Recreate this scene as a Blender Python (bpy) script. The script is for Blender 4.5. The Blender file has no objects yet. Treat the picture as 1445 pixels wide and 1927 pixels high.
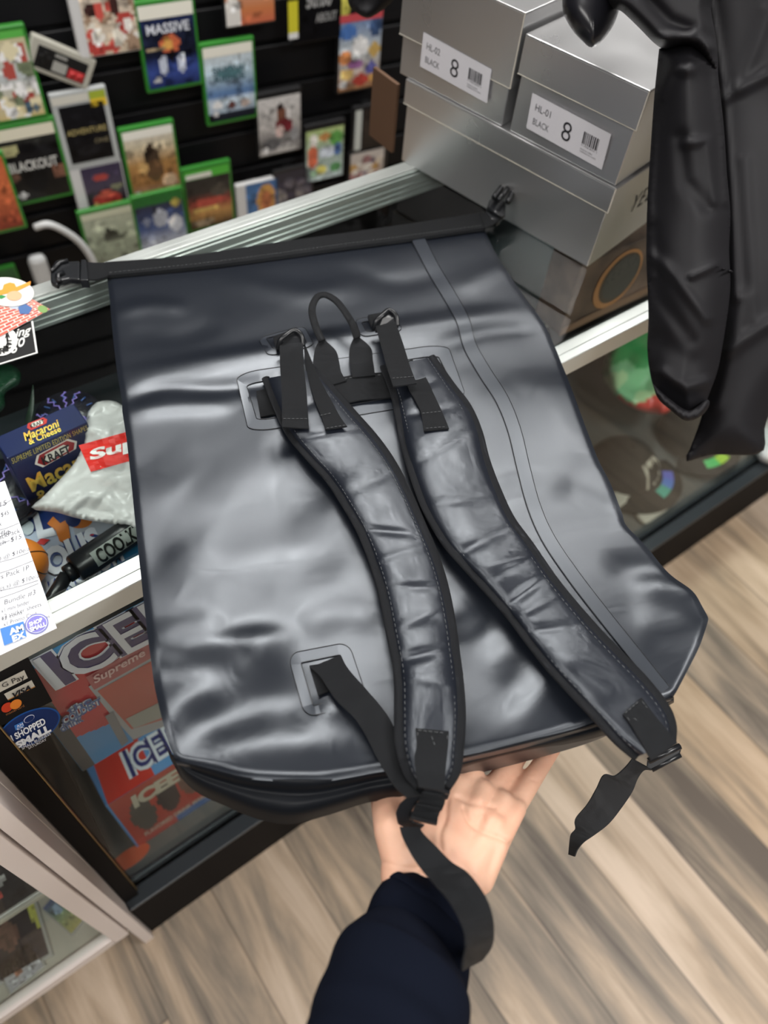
import bpy, bmesh, math, random
import numpy as np
from mathutils import Vector, Matrix, geometry
random.seed(7); RNG = np.random.RandomState(11)

# ------------------------------------------------------------------ camera
SC = bpy.context.scene
A = np.array([[0.8046390903378473, -0.44292174204948664, 0.3954443889096539],
              [-0.5888139815031908, -0.6810402285792965, 0.43529564923511477],
              [0.07651162974765147, -0.5830990803255549, -0.8087901044380124]])
F = 1465.3
CAM = np.array([0, 0, 1.62])
cd = bpy.data.cameras.new('camera'); cam = bpy.data.objects.new('camera', cd); SC.collection.objects.link(cam)
cd.sensor_fit = 'VERTICAL'; cd.sensor_height = 36; cd.sensor_width = 36; cd.lens = 36 * F / 1927
cd.clip_start = .01
M4 = Matrix.Identity(4)
for i in range(3):
    M4[i][0] = A[i, 0]; M4[i][1] = -A[i, 1]; M4[i][2] = -A[i, 2]; M4[i][3] = CAM[i]
cam.matrix_world = M4
SC.camera = cam
cd.dof.use_dof = True; cd.dof.focus_distance = .76; cd.dof.aperture_fstop = 3.5
# ------------------------------------------------------------------ world, exposure, big lights
SC.view_settings.view_transform = 'Standard'; SC.view_settings.look = 'None'
SC.view_settings.exposure = 0.0; SC.view_settings.gamma = 1; SC.view_settings.use_curve_mapping = False
SC.cycles.use_denoising = True
SC.cycles.max_bounces = 8; SC.cycles.transparent_max_bounces = 12; SC.cycles.sample_clamp_indirect = 4
wd = bpy.data.worlds.new('world'); SC.world = wd; wd.use_nodes = True
wd.node_tree.nodes['Background'].inputs[0].default_value = (.6, .68, .8, 1)
wd.node_tree.nodes['Background'].inputs[1].default_value = .25
CEIL = 2.75
LIGHTS = [  # x, y, size x, size y, power
    (.72, 1.36, 1.2, .45, 29), (-1.1, .75, .6, 1.2, 14), (-.75, -.75, 1.2, .6, 18),
    (1.5, -.8, 1.2, .6, 32), (2.1, 1.22, 1.0, .45, 22), (.5, -2.2, 1.2, .6, 16)]
for x, y, sx, sy, pw in LIGHTS:
    ld = bpy.data.lights.new('panel_light', 'AREA'); ld.shape = 'RECTANGLE'; ld.size = sx; ld.size_y = sy
    ld.energy = pw; ld.color = (1, .98, .955)
    lo = bpy.data.objects.new('panel_light', ld); SC.collection.objects.link(lo); lo.location = (x, y, CEIL - .035)

# ------------------------------------------------------------------ pixel <-> place
def W(u, v): return A @ np.array([(u - 722.5) / F, (v - 963.5) / F, 1.])
def cp(u, v, d): return CAM + W(u, v) * d
def oz(u, v, z): d = W(u, v); return CAM + d * (z - CAM[2]) / d[2]
def oy(u, v, y): d = W(u, v); return CAM + d * (y - CAM[1]) / d[1]
def opl(u, v, P0, n, lift=0):
    d = W(u, v); q = CAM + d * (np.dot(n, P0 - CAM) / np.dot(n, d))
    if lift: q = q + n * lift * np.sign(np.dot(n, CAM - q))
    return q
def nrm(a): a = np.asarray(a, float); return a / np.linalg.norm(a)

# ------------------------------------------------------------------ materials
def lin(c):
    c = np.asarray(c, float)
    return np.where(c <= .04045, c / 12.92, ((c + .055) / 1.055) ** 2.4)
def hexc(h): return lin([int(h[i:i + 2], 16) / 255 for i in (0, 2, 4)])
TINTED = ('tarpaulin', 'pad_fabric', 'welded_tape')
MATS = {}
def mat(name, col=(.5, .5, .5), rough=.5, metal=0., spec=.5, coat=0., coat_rough=.1, sss=0., bump=None, var=None, rvar=None, aniso=0):
    if name in MATS: return MATS[name]
    m = bpy.data.materials.new(name); m.use_nodes = True; nt = m.node_tree; b = nt.nodes['Principled BSDF']
    b.inputs['Base Color'].default_value = (*col, 1); b.inputs['Roughness'].default_value = rough
    b.inputs['Metallic'].default_value = metal; b.inputs['Specular IOR Level'].default_value = spec
    b.inputs['Coat Weight'].default_value = coat; b.inputs['Coat Roughness'].default_value = coat_rough
    if sss: b.inputs['Subsurface Weight'].default_value = sss; b.inputs['Subsurface Radius'].default_value = (.012, .004, .002); b.inputs['Subsurface Scale'].default_value = 1
    def N(t, **k):
        n = nt.nodes.new(t)
        for a, v in k.items(): setattr(n, a, v)
        return n
    if var:   # (scale, colour2, amount)
        tc = N('ShaderNodeTexCoord'); nz = N('ShaderNodeTexNoise'); nz.inputs['Scale'].default_value = var[0]; nz.inputs['Detail'].default_value = 5
        mx = N('ShaderNodeMix', data_type='RGBA'); rp = N('ShaderNodeValToRGB')
        rp.color_ramp.elements[0].position = .5 - var[2]; rp.color_ramp.elements[1].position = .5 + var[2]
        nt.links.new(tc.outputs['Object'], nz.inputs['Vector']); nt.links.new(nz.outputs['Fac'], rp.inputs[0]); nt.links.new(rp.outputs[0], mx.inputs[0])
        mx.inputs[6].default_value = (*col, 1); mx.inputs[7].default_value = (*var[1], 1); nt.links.new(mx.outputs[2], b.inputs['Base Color'])
    if rvar:  # (scale, lo, hi)
        tc = N('ShaderNodeTexCoord'); nz = N('ShaderNodeTexNoise'); nz.inputs['Scale'].default_value = rvar[0]; nz.inputs['Detail'].default_value = 4
        mr = N('ShaderNodeMapRange'); mr.inputs[3].default_value = rvar[1]; mr.inputs[4].default_value = rvar[2]; mr.inputs[1].default_value = .3; mr.inputs[2].default_value = .7
        nt.links.new(tc.outputs['Object'], nz.inputs['Vector']); nt.links.new(nz.outputs['Fac'], mr.inputs[0]); nt.links.new(mr.outputs[0], b.inputs['Roughness'])
    if bump:  # (kind, scale, strength, distance)
        kind, s, st, di = bump
        bp = N('ShaderNodeBump'); bp.inputs['Strength'].default_value = st; bp.inputs['Distance'].default_value = di
        if kind == 'noise':
            tc = N('ShaderNodeTexCoord'); t = N('ShaderNodeTexNoise'); t.inputs['Scale'].default_value = s; t.inputs['Detail'].default_value = 6
            nt.links.new(tc.outputs['Object'], t.inputs['Vector']); nt.links.new(t.outputs['Fac'], bp.inputs['Height'])
        else:
            uv = N('ShaderNodeUVMap'); sp = N('ShaderNodeSeparateXYZ'); nt.links.new(uv.outputs[0], sp.inputs[0])
            def sine(src, k, extra=None):
                mu = N('ShaderNodeMath', operation='MULTIPLY'); nt.links.new(src, mu.inputs[0]); mu.inputs[1].default_value = k
                o = mu.outputs[0]
                if extra is not None:
                    ad = N('ShaderNodeMath', operation='ADD'); nt.links.new(o, ad.inputs[0]); nt.links.new(extra, ad.inputs[1]); o = ad.outputs[0]
                sn = N('ShaderNodeMath', operation='SINE'); nt.links.new(o, sn.inputs[0]); return sn.outputs[0]
            U, V = sp.outputs[0], sp.outputs[1]
            k = 2 * math.pi * s
            if kind == 'rib':      # ribs across the length with a finer weave along it
                a = sine(U, k); c = sine(V, k * 1.3)
                mu = N('ShaderNodeMath', operation='MULTIPLY_ADD'); nt.links.new(c, mu.inputs[0]); mu.inputs[1].default_value = .45; nt.links.new(a, mu.inputs[2]); h = mu.outputs[0]
            elif kind == 'twill':
                m2 = N('ShaderNodeMath', operation='MULTIPLY'); nt.links.new(V, m2.inputs[0]); m2.inputs[1].default_value = k * .8
                h = sine(U, k, m2.outputs[0])
            else:                  # grid (ripstop)
                a = sine(U, k); c = sine(V, k)
                p1 = N('ShaderNodeMath', operation='POWER'); nt.links.new(a, p1.inputs[0]); p1.inputs[1].default_value = 4
                p2 = N('ShaderNodeMath', operation='POWER'); nt.links.new(c, p2.inputs[0]); p2.inputs[1].default_value = 4
                ad = N('ShaderNodeMath', operation='ADD'); nt.links.new(p1.outputs[0], ad.inputs[0]); nt.links.new(p2.outputs[0], ad.inputs[1]); h = ad.outputs[0]
            nt.links.new(h, bp.inputs['Height'])
            if kind in ('rib', 'twill'):
                mr = N('ShaderNodeMapRange'); mr.inputs[1].default_value = -1.3; mr.inputs[2].default_value = 1.3
                mx = N('ShaderNodeMix', data_type='RGBA'); nt.links.new(h, mr.inputs[0]); nt.links.new(mr.outputs[0], mx.inputs[0])
                mx.inputs[6].default_value = (*[c * .35 for c in col], 1); mx.inputs[7].default_value = (*[c * 2.3 for c in col], 1)
                nt.links.new(mx.outputs[2], b.inputs['Base Color'])
        nt.links.new(bp.outputs[0], b.inputs['Normal'])
    if name in TINTED: b.inputs['Specular Tint'].default_value = (.90, .96, 1.03, 1)
    MATS[name] = m; return m

TARP = mat('tarpaulin', (.0075, .0095, .0145), .27, spec=.85, bump=('grid', 300, .08, .0004), rvar=(4, .28, .31))
TARPG = mat('glossy_tarpaulin', (.005, .006, .008), .42, spec=.12)
PADM = mat('pad_fabric', (.009, .011, .017), .30, spec=.85, bump=('grid', 420, .12, .0004))
WEB = mat('webbing', (.019, .021, .025), .60, spec=.4, bump=('rib', 400, 1., .0010))
TWILL = mat('binding_twill', (.018, .020, .025), .66, spec=.35, bump=('twill', 380, 1., .0009))
THREAD = mat('grey_thread', (.09, .095, .10), .7)
PLAST = mat('black_plastic', (.010, .011, .013), .3, spec=.5)
ALU = mat('aluminium', (.50, .53, .51), .34, metal=.55, spec=.5, rvar=(14, .28, .42))
ALUD = mat('aluminium_groove', (.28, .29, .27), .45, metal=.6)
SILVER = mat('silver_card', (.64, .64, .645), .30, metal=.84, rvar=(5, .26, .38), bump=('noise', 3, .02, .02))
CARDW = mat('raw_card_edge', (.62, .58, .5), .7)
BLK = mat('black_laminate', (.008, .007, .007), .7, spec=.08)
BLKWALL = mat('black_wall_panel', (.004, .004, .005), .55, spec=.25)
DARKV = mat('dark_deck', (.035, .045, .050), .38, spec=.5)
GREYD = mat('grey_deck', (.085, .083, .078), .5)
WHITEP = mat('white_paint', (.76, .68, .64), .42)
SHELFB = mat('beige_laminate', (.42, .40, .34), .5)
WALLG = mat('wall_paint', (.30, .30, .31), .8)
CEILM = mat('ceiling_tile', (.16, .16, .17), .9)
SKIN = mat('skin', (.66, .345, .235), .48, spec=.4, sss=.10, var=(26, (.72, .45, .32), .25), bump=('noise', 160, .25, .001))
NAVY = mat('navy_knit', (.0048, .0065, .013), .95, spec=.06, bump=('noise', 900, .5, .0008))
NAVYR = mat('navy_rib', (.0035, .0048, .010), .95, spec=.06, bump=('rib', 420, .5, .0006))
NYLON = mat('black_nylon', (.007, .0065, .0085), .62, spec=.28, bump=('noise', 22, .2, .004))
FOAM = mat('black_foam', (.010, .010, .013), .28, spec=.6)
PAPER = mat('paper', (.80, .81, .83), .7)
def print_mat(name, rough, coat=0):
    m = mat(name, rough=rough, coat=coat); nt = m.node_tree; a = nt.nodes.new('ShaderNodeAttribute'); a.attribute_name = 'Col'
    nt.links.new(a.outputs['Color'], nt.nodes['Principled BSDF'].inputs['Base Color']); return m
PRINT = print_mat('printed_colour', .5); PRINTG = print_mat('printed_gloss', .3, .1); PRINTM = print_mat('printed_matte', .7)
PRINTM.node_tree.nodes['Principled BSDF'].inputs['Specular IOR Level'].default_value = .15
def glass_mat(ior=1.45):
    m = bpy.data.materials.new('clear_glass'); m.use_nodes = True; nt = m.node_tree; nt.nodes.remove(nt.nodes['Principled BSDF'])
    t = nt.nodes.new('ShaderNodeBsdfTransparent'); t.inputs[0].default_value = (.93, .96, .95, 1)
    g = nt.nodes.new('ShaderNodeBsdfGlossy'); g.inputs['Roughness'].default_value = .03
    f = nt.nodes.new('ShaderNodeFresnel'); f.inputs[0].default_value = ior
    mx = nt.nodes.new('ShaderNodeMixShader'); ge = nt.nodes.new('ShaderNodeNewGeometry'); ml = nt.nodes.new('ShaderNodeMath'); ml.operation = 'MULTIPLY_ADD'
    nt.links.new(ge.outputs['Backfacing'], ml.inputs[0]); ml.inputs[1].default_value = -1; ml.inputs[2].default_value = 1
    m2 = nt.nodes.new('ShaderNodeMath'); m2.operation = 'MULTIPLY'; nt.links.new(ml.outputs[0], m2.inputs[0]); nt.links.new(f.outputs[0], m2.inputs[1]); nt.links.new(m2.outputs[0], mx.inputs[0]); nt.links.new(t.outputs[0], mx.inputs[1]); nt.links.new(g.outputs[0], mx.inputs[2])
    nt.links.new(mx.outputs[0], nt.nodes['Material Output'].inputs[0]); return m
GLASS = glass_mat(); GLASSF = glass_mat(1.2)
def emit_mat(name, col, s):
    m = bpy.data.materials.new(name); m.use_nodes = True; b = m.node_tree.nodes['Principled BSDF']
    b.inputs['Emission Color'].default_value = (*col, 1); b.inputs['Emission Strength'].default_value = s; return m
def floor_mat():
    m = bpy.data.materials.new('vinyl_planks'); m.use_nodes = True; nt = m.node_tree; b = nt.nodes['Principled BSDF']
    L = nt.links.new
    def N(t, **k):
        n = nt.nodes.new(t)
        for a, v in k.items(): setattr(n, a, v)
        return n
    def Mth(op, a, bb=None, c=None):
        n = N('ShaderNodeMath', operation=op)
        for i, s in enumerate((a, bb, c)):
            if s is None: continue
            if isinstance(s, (int, float)): n.inputs[i].default_value = s
            else: L(s, n.inputs[i])
        return n.outputs[0]
    tc = N('ShaderNodeTexCoord'); sp = N('ShaderNodeSeparateXYZ'); L(tc.outputs['Object'], sp.inputs[0])
    px = Mth('DIVIDE', Mth('ADD', sp.outputs[0], 3.315), .158)      # plank width
    col = Mth('FLOOR', px); fx = Mth('FRACT', px)
    wn = N('ShaderNodeTexWhiteNoise', noise_dimensions='1D'); L(col, wn.inputs['W'])
    py = Mth('DIVIDE', Mth('ADD', sp.outputs[1], Mth('MULTIPLY', wn.outputs[0], 1.22)), 1.22)
    row = Mth('FLOOR', py); fy = Mth('FRACT', py)
    cb = N('ShaderNodeCombineXYZ'); L(col, cb.inputs[0]); L(row, cb.inputs[1])
    w2 = N('ShaderNodeTexWhiteNoise', noise_dimensions='2D'); L(cb.outputs[0], w2.inputs[0])
    off = Mth('MULTIPLY', w2.outputs[0], 37.)
    cv = N('ShaderNodeCombineXYZ'); L(Mth('MULTIPLY', sp.outputs[0], 16.), cv.inputs[0]); L(Mth('ADD', Mth('MULTIPLY', sp.outputs[1], 1.5), off), cv.inputs[1]); L(off, cv.inputs[2])
    n1 = N('ShaderNodeTexNoise'); n1.inputs['Scale'].default_value = 1.0; n1.inputs['Detail'].default_value = 7; n1.inputs['Roughness'].default_value = .62; n1.inputs['Distortion'].default_value = .6; L(cv.outputs[0], n1.inputs[0])
    cv2 = N('ShaderNodeCombineXYZ'); L(Mth('MULTIPLY', sp.outputs[0], 5.), cv2.inputs[0]); L(Mth('ADD', Mth('MULTIPLY', sp.outputs[1], 1.6), off), cv2.inputs[1])
    n2 = N('ShaderNodeTexNoise'); n2.inputs['Scale'].default_value = 1.; n2.inputs['Detail'].default_value = 3; L(cv2.outputs[0], n2.inputs[0])
    s = Mth('ADD', Mth('MULTIPLY', n1.outputs['Fac'], .75), Mth('ADD', Mth('MULTIPLY', n2.outputs['Fac'], .45), Mth('MULTIPLY', Mth('SUBTRACT', w2.outputs[0], .5), .20)))
    rp = N('ShaderNodeValToRGB'); e = rp.color_ramp.elements
    e[0].position = .42; e[0].color = (*hexc('5b5148'), 1); e[1].position = .78; e[1].color = (*hexc('d2bfac'), 1)
    k = e.new(.52); k.color = (*hexc('85796b'), 1); k = e.new(.62); k.color = (*hexc('b09c86'), 1)
    L(s, rp.inputs[0])
    tint = N('ShaderNodeMix', data_type='RGBA'); tint.blend_type = 'MULTIPLY'
    w3 = N('ShaderNodeTexWhiteNoise', noise_dimensions='2D'); ad = N('ShaderNodeVectorMath', operation='ADD'); ad.inputs[1].default_value = (7.3, 2.1, 0); L(cb.outputs[0], ad.inputs[0]); L(ad.outputs[0], w3.inputs[0])
    r2 = N('ShaderNodeValToRGB'); r2.color_ramp.elements[0].color = (.92, .93, .95, 1); r2.color_ramp.elements[1].color = (1, .93, .82, 1); L(w3.outputs[0], r2.inputs[0])
    tint.inputs[0].default_value = 1; L(rp.outputs[0], tint.inputs[6]); L(r2.outputs[0], tint.inputs[7])
    edge = Mth('MINIMUM', Mth('MULTIPLY', Mth('MINIMUM', fx, Mth('SUBTRACT', 1., fx)), .158), Mth('MULTIPLY', Mth('MINIMUM', fy, Mth('SUBTRACT', 1., fy)), 1.22))
    mr = N('ShaderNodeMapRange'); mr.inputs[1].default_value = 0.; mr.inputs[2].default_value = .0035; mr.inputs[3].default_value = .45; mr.inputs[4].default_value = 1; L(edge, mr.inputs[0])
    dk = N('ShaderNodeVectorMath', operation='SCALE'); L(tint.outputs[2], dk.inputs[0]); L(mr.outputs[0], dk.inputs['Scale'])
    L(dk.outputs[0], b.inputs['Base Color']); b.inputs['Roughness'].default_value = .5
    bp = N('ShaderNodeBump'); bp.inputs['Strength'].default_value = .3; bp.inputs['Distance'].default_value = .002; L(n1.outputs['Fac'], bp.inputs['Height']); L(bp.outputs[0], b.inputs['Normal'])
    return m
FLOORM = floor_mat()

# ------------------------------------------------------------------ objects and tags
def tag(o, label=None, cat=None, group=None, kind=None):
    for k, v in (('label', label), ('category', cat), ('group', group), ('kind', kind)):
        if v: o[k] = v
    return o
def empty(name, loc, label=None, cat=None, group=None):
    o = bpy.data.objects.new(name, None); SC.collection.objects.link(o); o.location = [float(a) for a in loc]; o.empty_display_size = .02
    return tag(o, label, cat, group)
def link(name, me, parent=None):
    o = bpy.data.objects.new(name, me); SC.collection.objects.link(o)
    if parent is not None:
        o.parent = parent
        base = [0, 0, 0]; p = parent
        while p is not None: base = [base[i] + p.location[i] for i in range(3)]; p = p.parent
        off = Vector(base)
        me.transform(Matrix.Translation(-off))
    return o
class MB:
    """collects verts/faces with a material slot, colour and uv per face; all in world space"""
    def __init__(s): s.v = []; s.f = []; s.m = []; s.c = []; s.uv = []; s.sm = []
    def add(s, verts, faces, m=0, col=(1, 1, 1), uvs=None, smooth=False):
        b = len(s.v); s.v.extend([tuple(map(float, q)) for q in verts])
        percol = isinstance(col, list)
        for i, f in enumerate(faces):
            s.f.append(tuple(b + k for k in f)); s.m.append(m); s.c.append(col[i] if percol else col); s.sm.append(smooth)
            s.uv.append([tuple(uvs[k]) for k in f] if uvs is not None else [(0, 0)] * len(f))
        return s
    def build(s, name, mats, parent=None, label=None):
        me = bpy.data.meshes.new(name); me.from_pydata(s.v, [], s.f)
        mats = mats if isinstance(mats, (list, tuple)) else [mats]
        for m in mats: me.materials.append(m)
        me.polygons.foreach_set('material_index', s.m); me.polygons.foreach_set('use_smooth', s.sm)
        uvl = me.uv_layers.new(name='UVMap'); ca = me.color_attributes.new('Col', 'FLOAT_COLOR', 'CORNER')
        fl = []; cl = []
        for f, uv, c in zip(s.f, s.uv, s.c):
            for q in uv: fl.extend(q); cl.extend((float(c[0]), float(c[1]), float(c[2]), 1.))
        uvl.data.foreach_set('uv', fl); ca.data.foreach_set('color', cl); me.update()
        o = link(name, me, parent)
        if label: o['label'] = label
        return o
def frame(P, ex, ez=(0, 0, 1)):
    ex = nrm(ex); ez = nrm(ez); ey = np.cross(ez, ex); return np.array(P, float), np.array([ex, ey, ez])
def loc2w(fr, q): return fr[0] + np.asarray(q, float) @ fr[1]
def rbox(mb, fr, lo, hi, r=.002, m=0, col=(1, 1, 1), seg=2):
    """bevelled box between lo and hi in frame fr"""
    lo = np.array(lo, float); hi = np.array(hi, float); r = min(r, .45 * (hi - lo).min())
    bm = bmesh.new(); bmesh.ops.create_cube(bm, size=1)
    for v in bm.verts: v.co = Vector([(lo[i] + hi[i]) / 2 + v.co[i] * (hi[i] - lo[i]) for i in range(3)])
    if r > 1e-5: bmesh.ops.bevel(bm, geom=bm.edges[:] + bm.verts[:], offset=r, segments=seg, affect='EDGES', profile=.5)
    bm.verts.index_update()
    mb.add([loc2w(fr, v.co) for v in bm.verts], [[v.index for v in f.verts] for f in bm.faces], m, col, smooth=False); bm.free(); return mb
WF = frame((0, 0, 0), (1, 0, 0))
def quadpatch(mb, q, art, nx=12, ny=12, m=0, lift=0, n=None):
    """printed grid on the quad q = TL, TR, BR, BL; art(s, t) -> linear rgb, t down"""
    q = [np.array(a, float) for a in q]
    if n is None:
        n = nrm(np.cross(q[1] - q[0], q[3] - q[0]))
    if np.dot(n, CAM - q[0]) < 0: n = -n
    V = []; Fc = []; C = []
    for j in range(ny + 1):
        for i in range(nx + 1):
            s, t = i / nx, j / ny
            V.append((q[0] * (1 - s) + q[1] * s) * (1 - t) + (q[3] * (1 - s) + q[2] * s) * t + n * lift)
    for j in range(ny):
        for i in range(nx):
            a = j * (nx + 1) + i; Fc.append((a, a + nx + 1, a + nx + 2, a + 1)); C.append(art((i + .5) / nx, (j + .5) / ny))
    mb.add(V, Fc, m, C); return mb
_tc = {}
def glyphs(s, fat=0., shear=0., sp=1.):
    k = (s, fat, shear, sp)
    if k in _tc: return _tc[k]
    cu = bpy.data.curves.new('t', 'FONT'); cu.body = s; cu.offset = fat; cu.shear = shear; cu.space_character = sp; cu.resolution_u = 3
    ob = bpy.data.objects.new('t', cu); SC.collection.objects.link(ob)
    dg = bpy.context.evaluated_depsgraph_get(); me = bpy.data.meshes.new_from_object(ob.evaluated_get(dg))
    V = np.array([v.co[:2] for v in me.vertices]).reshape(-1, 2); Fc = [tuple(p.vertices) for p in me.polygons]
    bpy.data.objects.remove(ob); bpy.data.curves.remove(cu); bpy.data.meshes.remove(me)
    if len(V):
        lo = V.min(0); hi = V.max(0); V = (V - lo) / np.maximum(hi - lo, 1e-6)
    _tc[k] = (V, Fc); return _tc[k]
def bil(q, s, t): return (q[0] * (1 - s) + q[1] * s) * (1 - t) + (q[3] * (1 - s) + q[2] * s) * t
def text(mb, s, q, col, m=0, lift=.0006, fat=0., shear=0., sp=1., surf=None, grad=None, grow=0.):
    q = [np.array(a, float) for a in q]
    V, Fc = glyphs(s, fat, shear, sp)
    n = nrm(np.cross(q[1] - q[0], q[3] - q[0]))
    if np.dot(n, CAM - q[0]) < 0: n = -n
    P = []
    for x, y in V:
        x = x * (1 + 2 * grow) - grow; y = y * (1 + 2 * grow) - grow
        p = bil(q, x, 1 - y)
        P.append(surf(p) if surf else p + n * lift)
    C = col if grad is None else [grad(1 - float(np.mean([V[k][1] for k in f]))) for f in Fc]
    mb.add(P, Fc, m, C); return mb
def poly(mb, q, pts, col, m=0, lift=.0005):
    """flat polygon given in 0..1 coordinates of the quad"""
    q = [np.array(a, float) for a in q]; n = nrm(np.cross(q[1] - q[0], q[3] - q[0]))
    if np.dot(n, CAM - q[0]) < 0: n = -n
    mb.add([bil(q, x, y) + n * lift for x, y in pts], [tuple(range(len(pts)))], m, col); return mb
def ell(n=28, cx=.5, cy=.5, rx=.5, ry=.5): return [(cx + rx * math.cos(2 * math.pi * i / n), cy + ry * math.sin(2 * math.pi * i / n)) for i in range(n)]
def spl(pts, n):
    """catmull-rom through points, resampled evenly"""
    P = np.array(pts, float)
    if len(P) == 2: return np.array([P[0] * (1 - t) + P[1] * t for t in np.linspace(0, 1, n)])
    Q = np.vstack([2 * P[0] - P[1], P, 2 * P[-1] - P[-2]]); out = []
    for i in range(1, len(Q) - 2):
        for t in np.linspace(0, 1, 14, endpoint=False):
            a, b, c, d = Q[i - 1:i + 3]
            out.append(.5 * ((2 * b) + (c - a) * t + (2 * a - 5 * b + 4 * c - d) * t * t + (3 * b - a - 3 * c + d) * t ** 3))
    out.append(P[-1]); out = np.array(out)
    s = np.concatenate([[0], np.cumsum(np.linalg.norm(np.diff(out, axis=0), axis=1))]); t = np.linspace(0, s[-1], n)
    return np.stack([np.interp(t, s, out[:, k]) for k in range(out.shape[1])], 1)
def grid_normals(P):
    du = np.gradient(P, axis=0); dv = np.gradient(P, axis=1); n = np.cross(du, dv); l = np.linalg.norm(n, axis=2, keepdims=True); n = n / np.maximum(l, 1e-12)
    if np.mean(np.sum(n * (CAM - P), axis=2)) < 0: n = -n
    return n
def sheet(mb, P, th, m=0, col=(1, 1, 1), pinch=False, under=None):
    """closed slab: top surface P (n x m x 3), th thick below it"""
    n_, m_ = P.shape[:2]; nr = grid_normals(P)
    if under is None:
        T = np.full((n_, m_, 1), th, float)
        B = P - nr * T
    else: B = under
    du = np.concatenate([[0], np.cumsum(np.linalg.norm(np.diff(P[:, m_ // 2], axis=0), axis=1))])
    w = np.concatenate([[0], np.cumsum(np.linalg.norm(np.diff(P[n_ // 2], axis=0), axis=1))])
    V = np.vstack([P.reshape(-1, 3), B.reshape(-1, 3)]); uv = [(du[i], w[j]) for i in range(n_) for j in range(m_)] * 2
    N = n_ * m_; Fc = []
    # orientation: does (i,j)->(i+1,j)->... face the camera side?
    a, b, c = P[0, 0], P[1, 0], P[0, 1]
    fl = np.dot(np.cross(P[n_ // 2, 0] - P[n_ // 2 - 1, 0], P[n_ // 2 - 1, 1] - P[n_ // 2 - 1, 0]), nr[n_ // 2, 0]) > 0
    def q(*k): Fc.append(k if fl else k[::-1])
    for i in range(n_ - 1):
        for j in range(m_ - 1):
            k = i * m_ + j; q(k, k + m_, k + m_ + 1, k + 1); q(N + k, N + k + 1, N + k + m_ + 1, N + k + m_)
    mb.add(V, Fc, m, col, uv, smooth=True); Fc = []
    for i in range(n_ - 1):
        k = i * m_; q(k, N + k, N + k + m_, k + m_); k += m_ - 1; q(k, k + m_, N + k + m_, N + k)
    for j in range(m_ - 1):
        q(j, j + 1, N + j + 1, N + j); k = (n_ - 1) * m_ + j; q(k, N + k, N + k + 1, k + 1)
    used = sorted({k for f in Fc for k in f}); mp = {k: i for i, k in enumerate(used)}
    mb.add([V[k] for k in used], [tuple(mp[k] for k in f) for f in Fc], m, col, [uv[k] for k in used], smooth=True); return mb
def tube(mb, pts, r, m=0, n=8, col=(1, 1, 1), closed=False, flat=1., up=(0, 0, 1), smooth_n=None):
    P = np.array(pts, float)
    if smooth_n: P = spl(P, smooth_n)
    K = len(P); R = np.full(K, r, float) if np.isscalar(r) else np.interp(np.linspace(0, 1, K), np.linspace(0, 1, len(r)), r)
    V = []; uv = []; L = 0; upv = np.array(up, float)
    for i in range(K):
        t = nrm((P[(i + 1) % K] - P[i - 1]) if closed else (P[min(i + 1, K - 1)] - P[max(i - 1, 0)]))
        s = np.cross(t, upv); s = nrm(s) if np.linalg.norm(s) > 1e-6 else nrm(np.cross(t, [1, 0, 0])); b = np.cross(s, t)
        if i: L += np.linalg.norm(P[i] - P[i - 1])
        for k in range(n):
            a = 2 * math.pi * k / n; V.append(P[i] + R[i] * (math.cos(a) * s + math.sin(a) * b * flat)); uv.append((L, R[i] * a))
    Fc = []
    for i in range(K if closed else K - 1):
        j = (i + 1) % K
        for k in range(n): Fc.append((i * n + k, i * n + (k + 1) % n, j * n + (k + 1) % n, j * n + k))
    if not closed: Fc.append(tuple(range(n))[::-1]); Fc.append(tuple(range((K - 1) * n, K * n)))
    mb.add(V, Fc, m, col, uv, smooth=True); return mb
def plate(mb, pts, th, down, m=0, col=(1, 1, 1), bev=0.):
    """extruded polygon (pts world) thickness th along down"""
    bm = bmesh.new(); vs = [bm.verts.new(Vector(p)) for p in pts]; f = bm.faces.new(vs)
    r = bmesh.ops.extrude_face_region(bm, geom=[f]); d = Vector(nrm(down)) * th
    for g in r['geom']:
        if isinstance(g, bmesh.types.BMVert): g.co += d
    bmesh.ops.recalc_face_normals(bm, faces=bm.faces[:])
    if bev: bmesh.ops.bevel(bm, geom=bm.edges[:], offset=bev, segments=2, affect='EDGES', profile=.5)
    bm.verts.index_update()
    mb.add([v.co for v in bm.verts], [[v.index for v in q.verts] for q in bm.faces], m, col); bm.free(); return mb
def stitches(mb, pts, length=.0032, gap=.0022, r=.00035, m=0):
    P = np.array(pts, float); s = np.concatenate([[0], np.cumsum(np.linalg.norm(np.diff(P, axis=0), axis=1))]); t = 0
    while t + length < s[-1]:
        a = np.array([np.interp(t, s, P[:, k]) for k in range(3)]); b = np.array([np.interp(t + length, s, P[:, k]) for k in range(3)])
        tube(mb, [a, (a + b) / 2 + np.array([0, 0, .0003]), b], r, m, 5); t += length + gap
    return mb
_vn = {}
def vnoise(x, y, seed=0, sc=1.):
    """cheap smooth noise -1..1"""
    if seed not in _vn:
        rs = np.random.RandomState(seed); L = []
        for k in range(6):
            a = rs.uniform(0, 2 * math.pi); fr = rs.uniform(.6, 1.7); ph = rs.uniform(0, 6.28); ph2 = rs.uniform(0, 6.28); b = a + rs.uniform(.8, 2.2)
            L.append((math.cos(a) * fr, math.sin(a) * fr, ph, math.cos(b) * fr * .6, math.sin(b) * fr * .6, ph2))
        _vn[seed] = L
    sn = np.sin if np.ndim(x) or np.ndim(y) else math.sin; o = 0
    for ca, sa, ph, cb, sb_, ph2 in _vn[seed]: o = o + sn(sc * (x * ca + y * sa) + ph + 1.3 * sn(sc * (x * cb + y * sb_) + ph2))
    return o / 3.5
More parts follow.
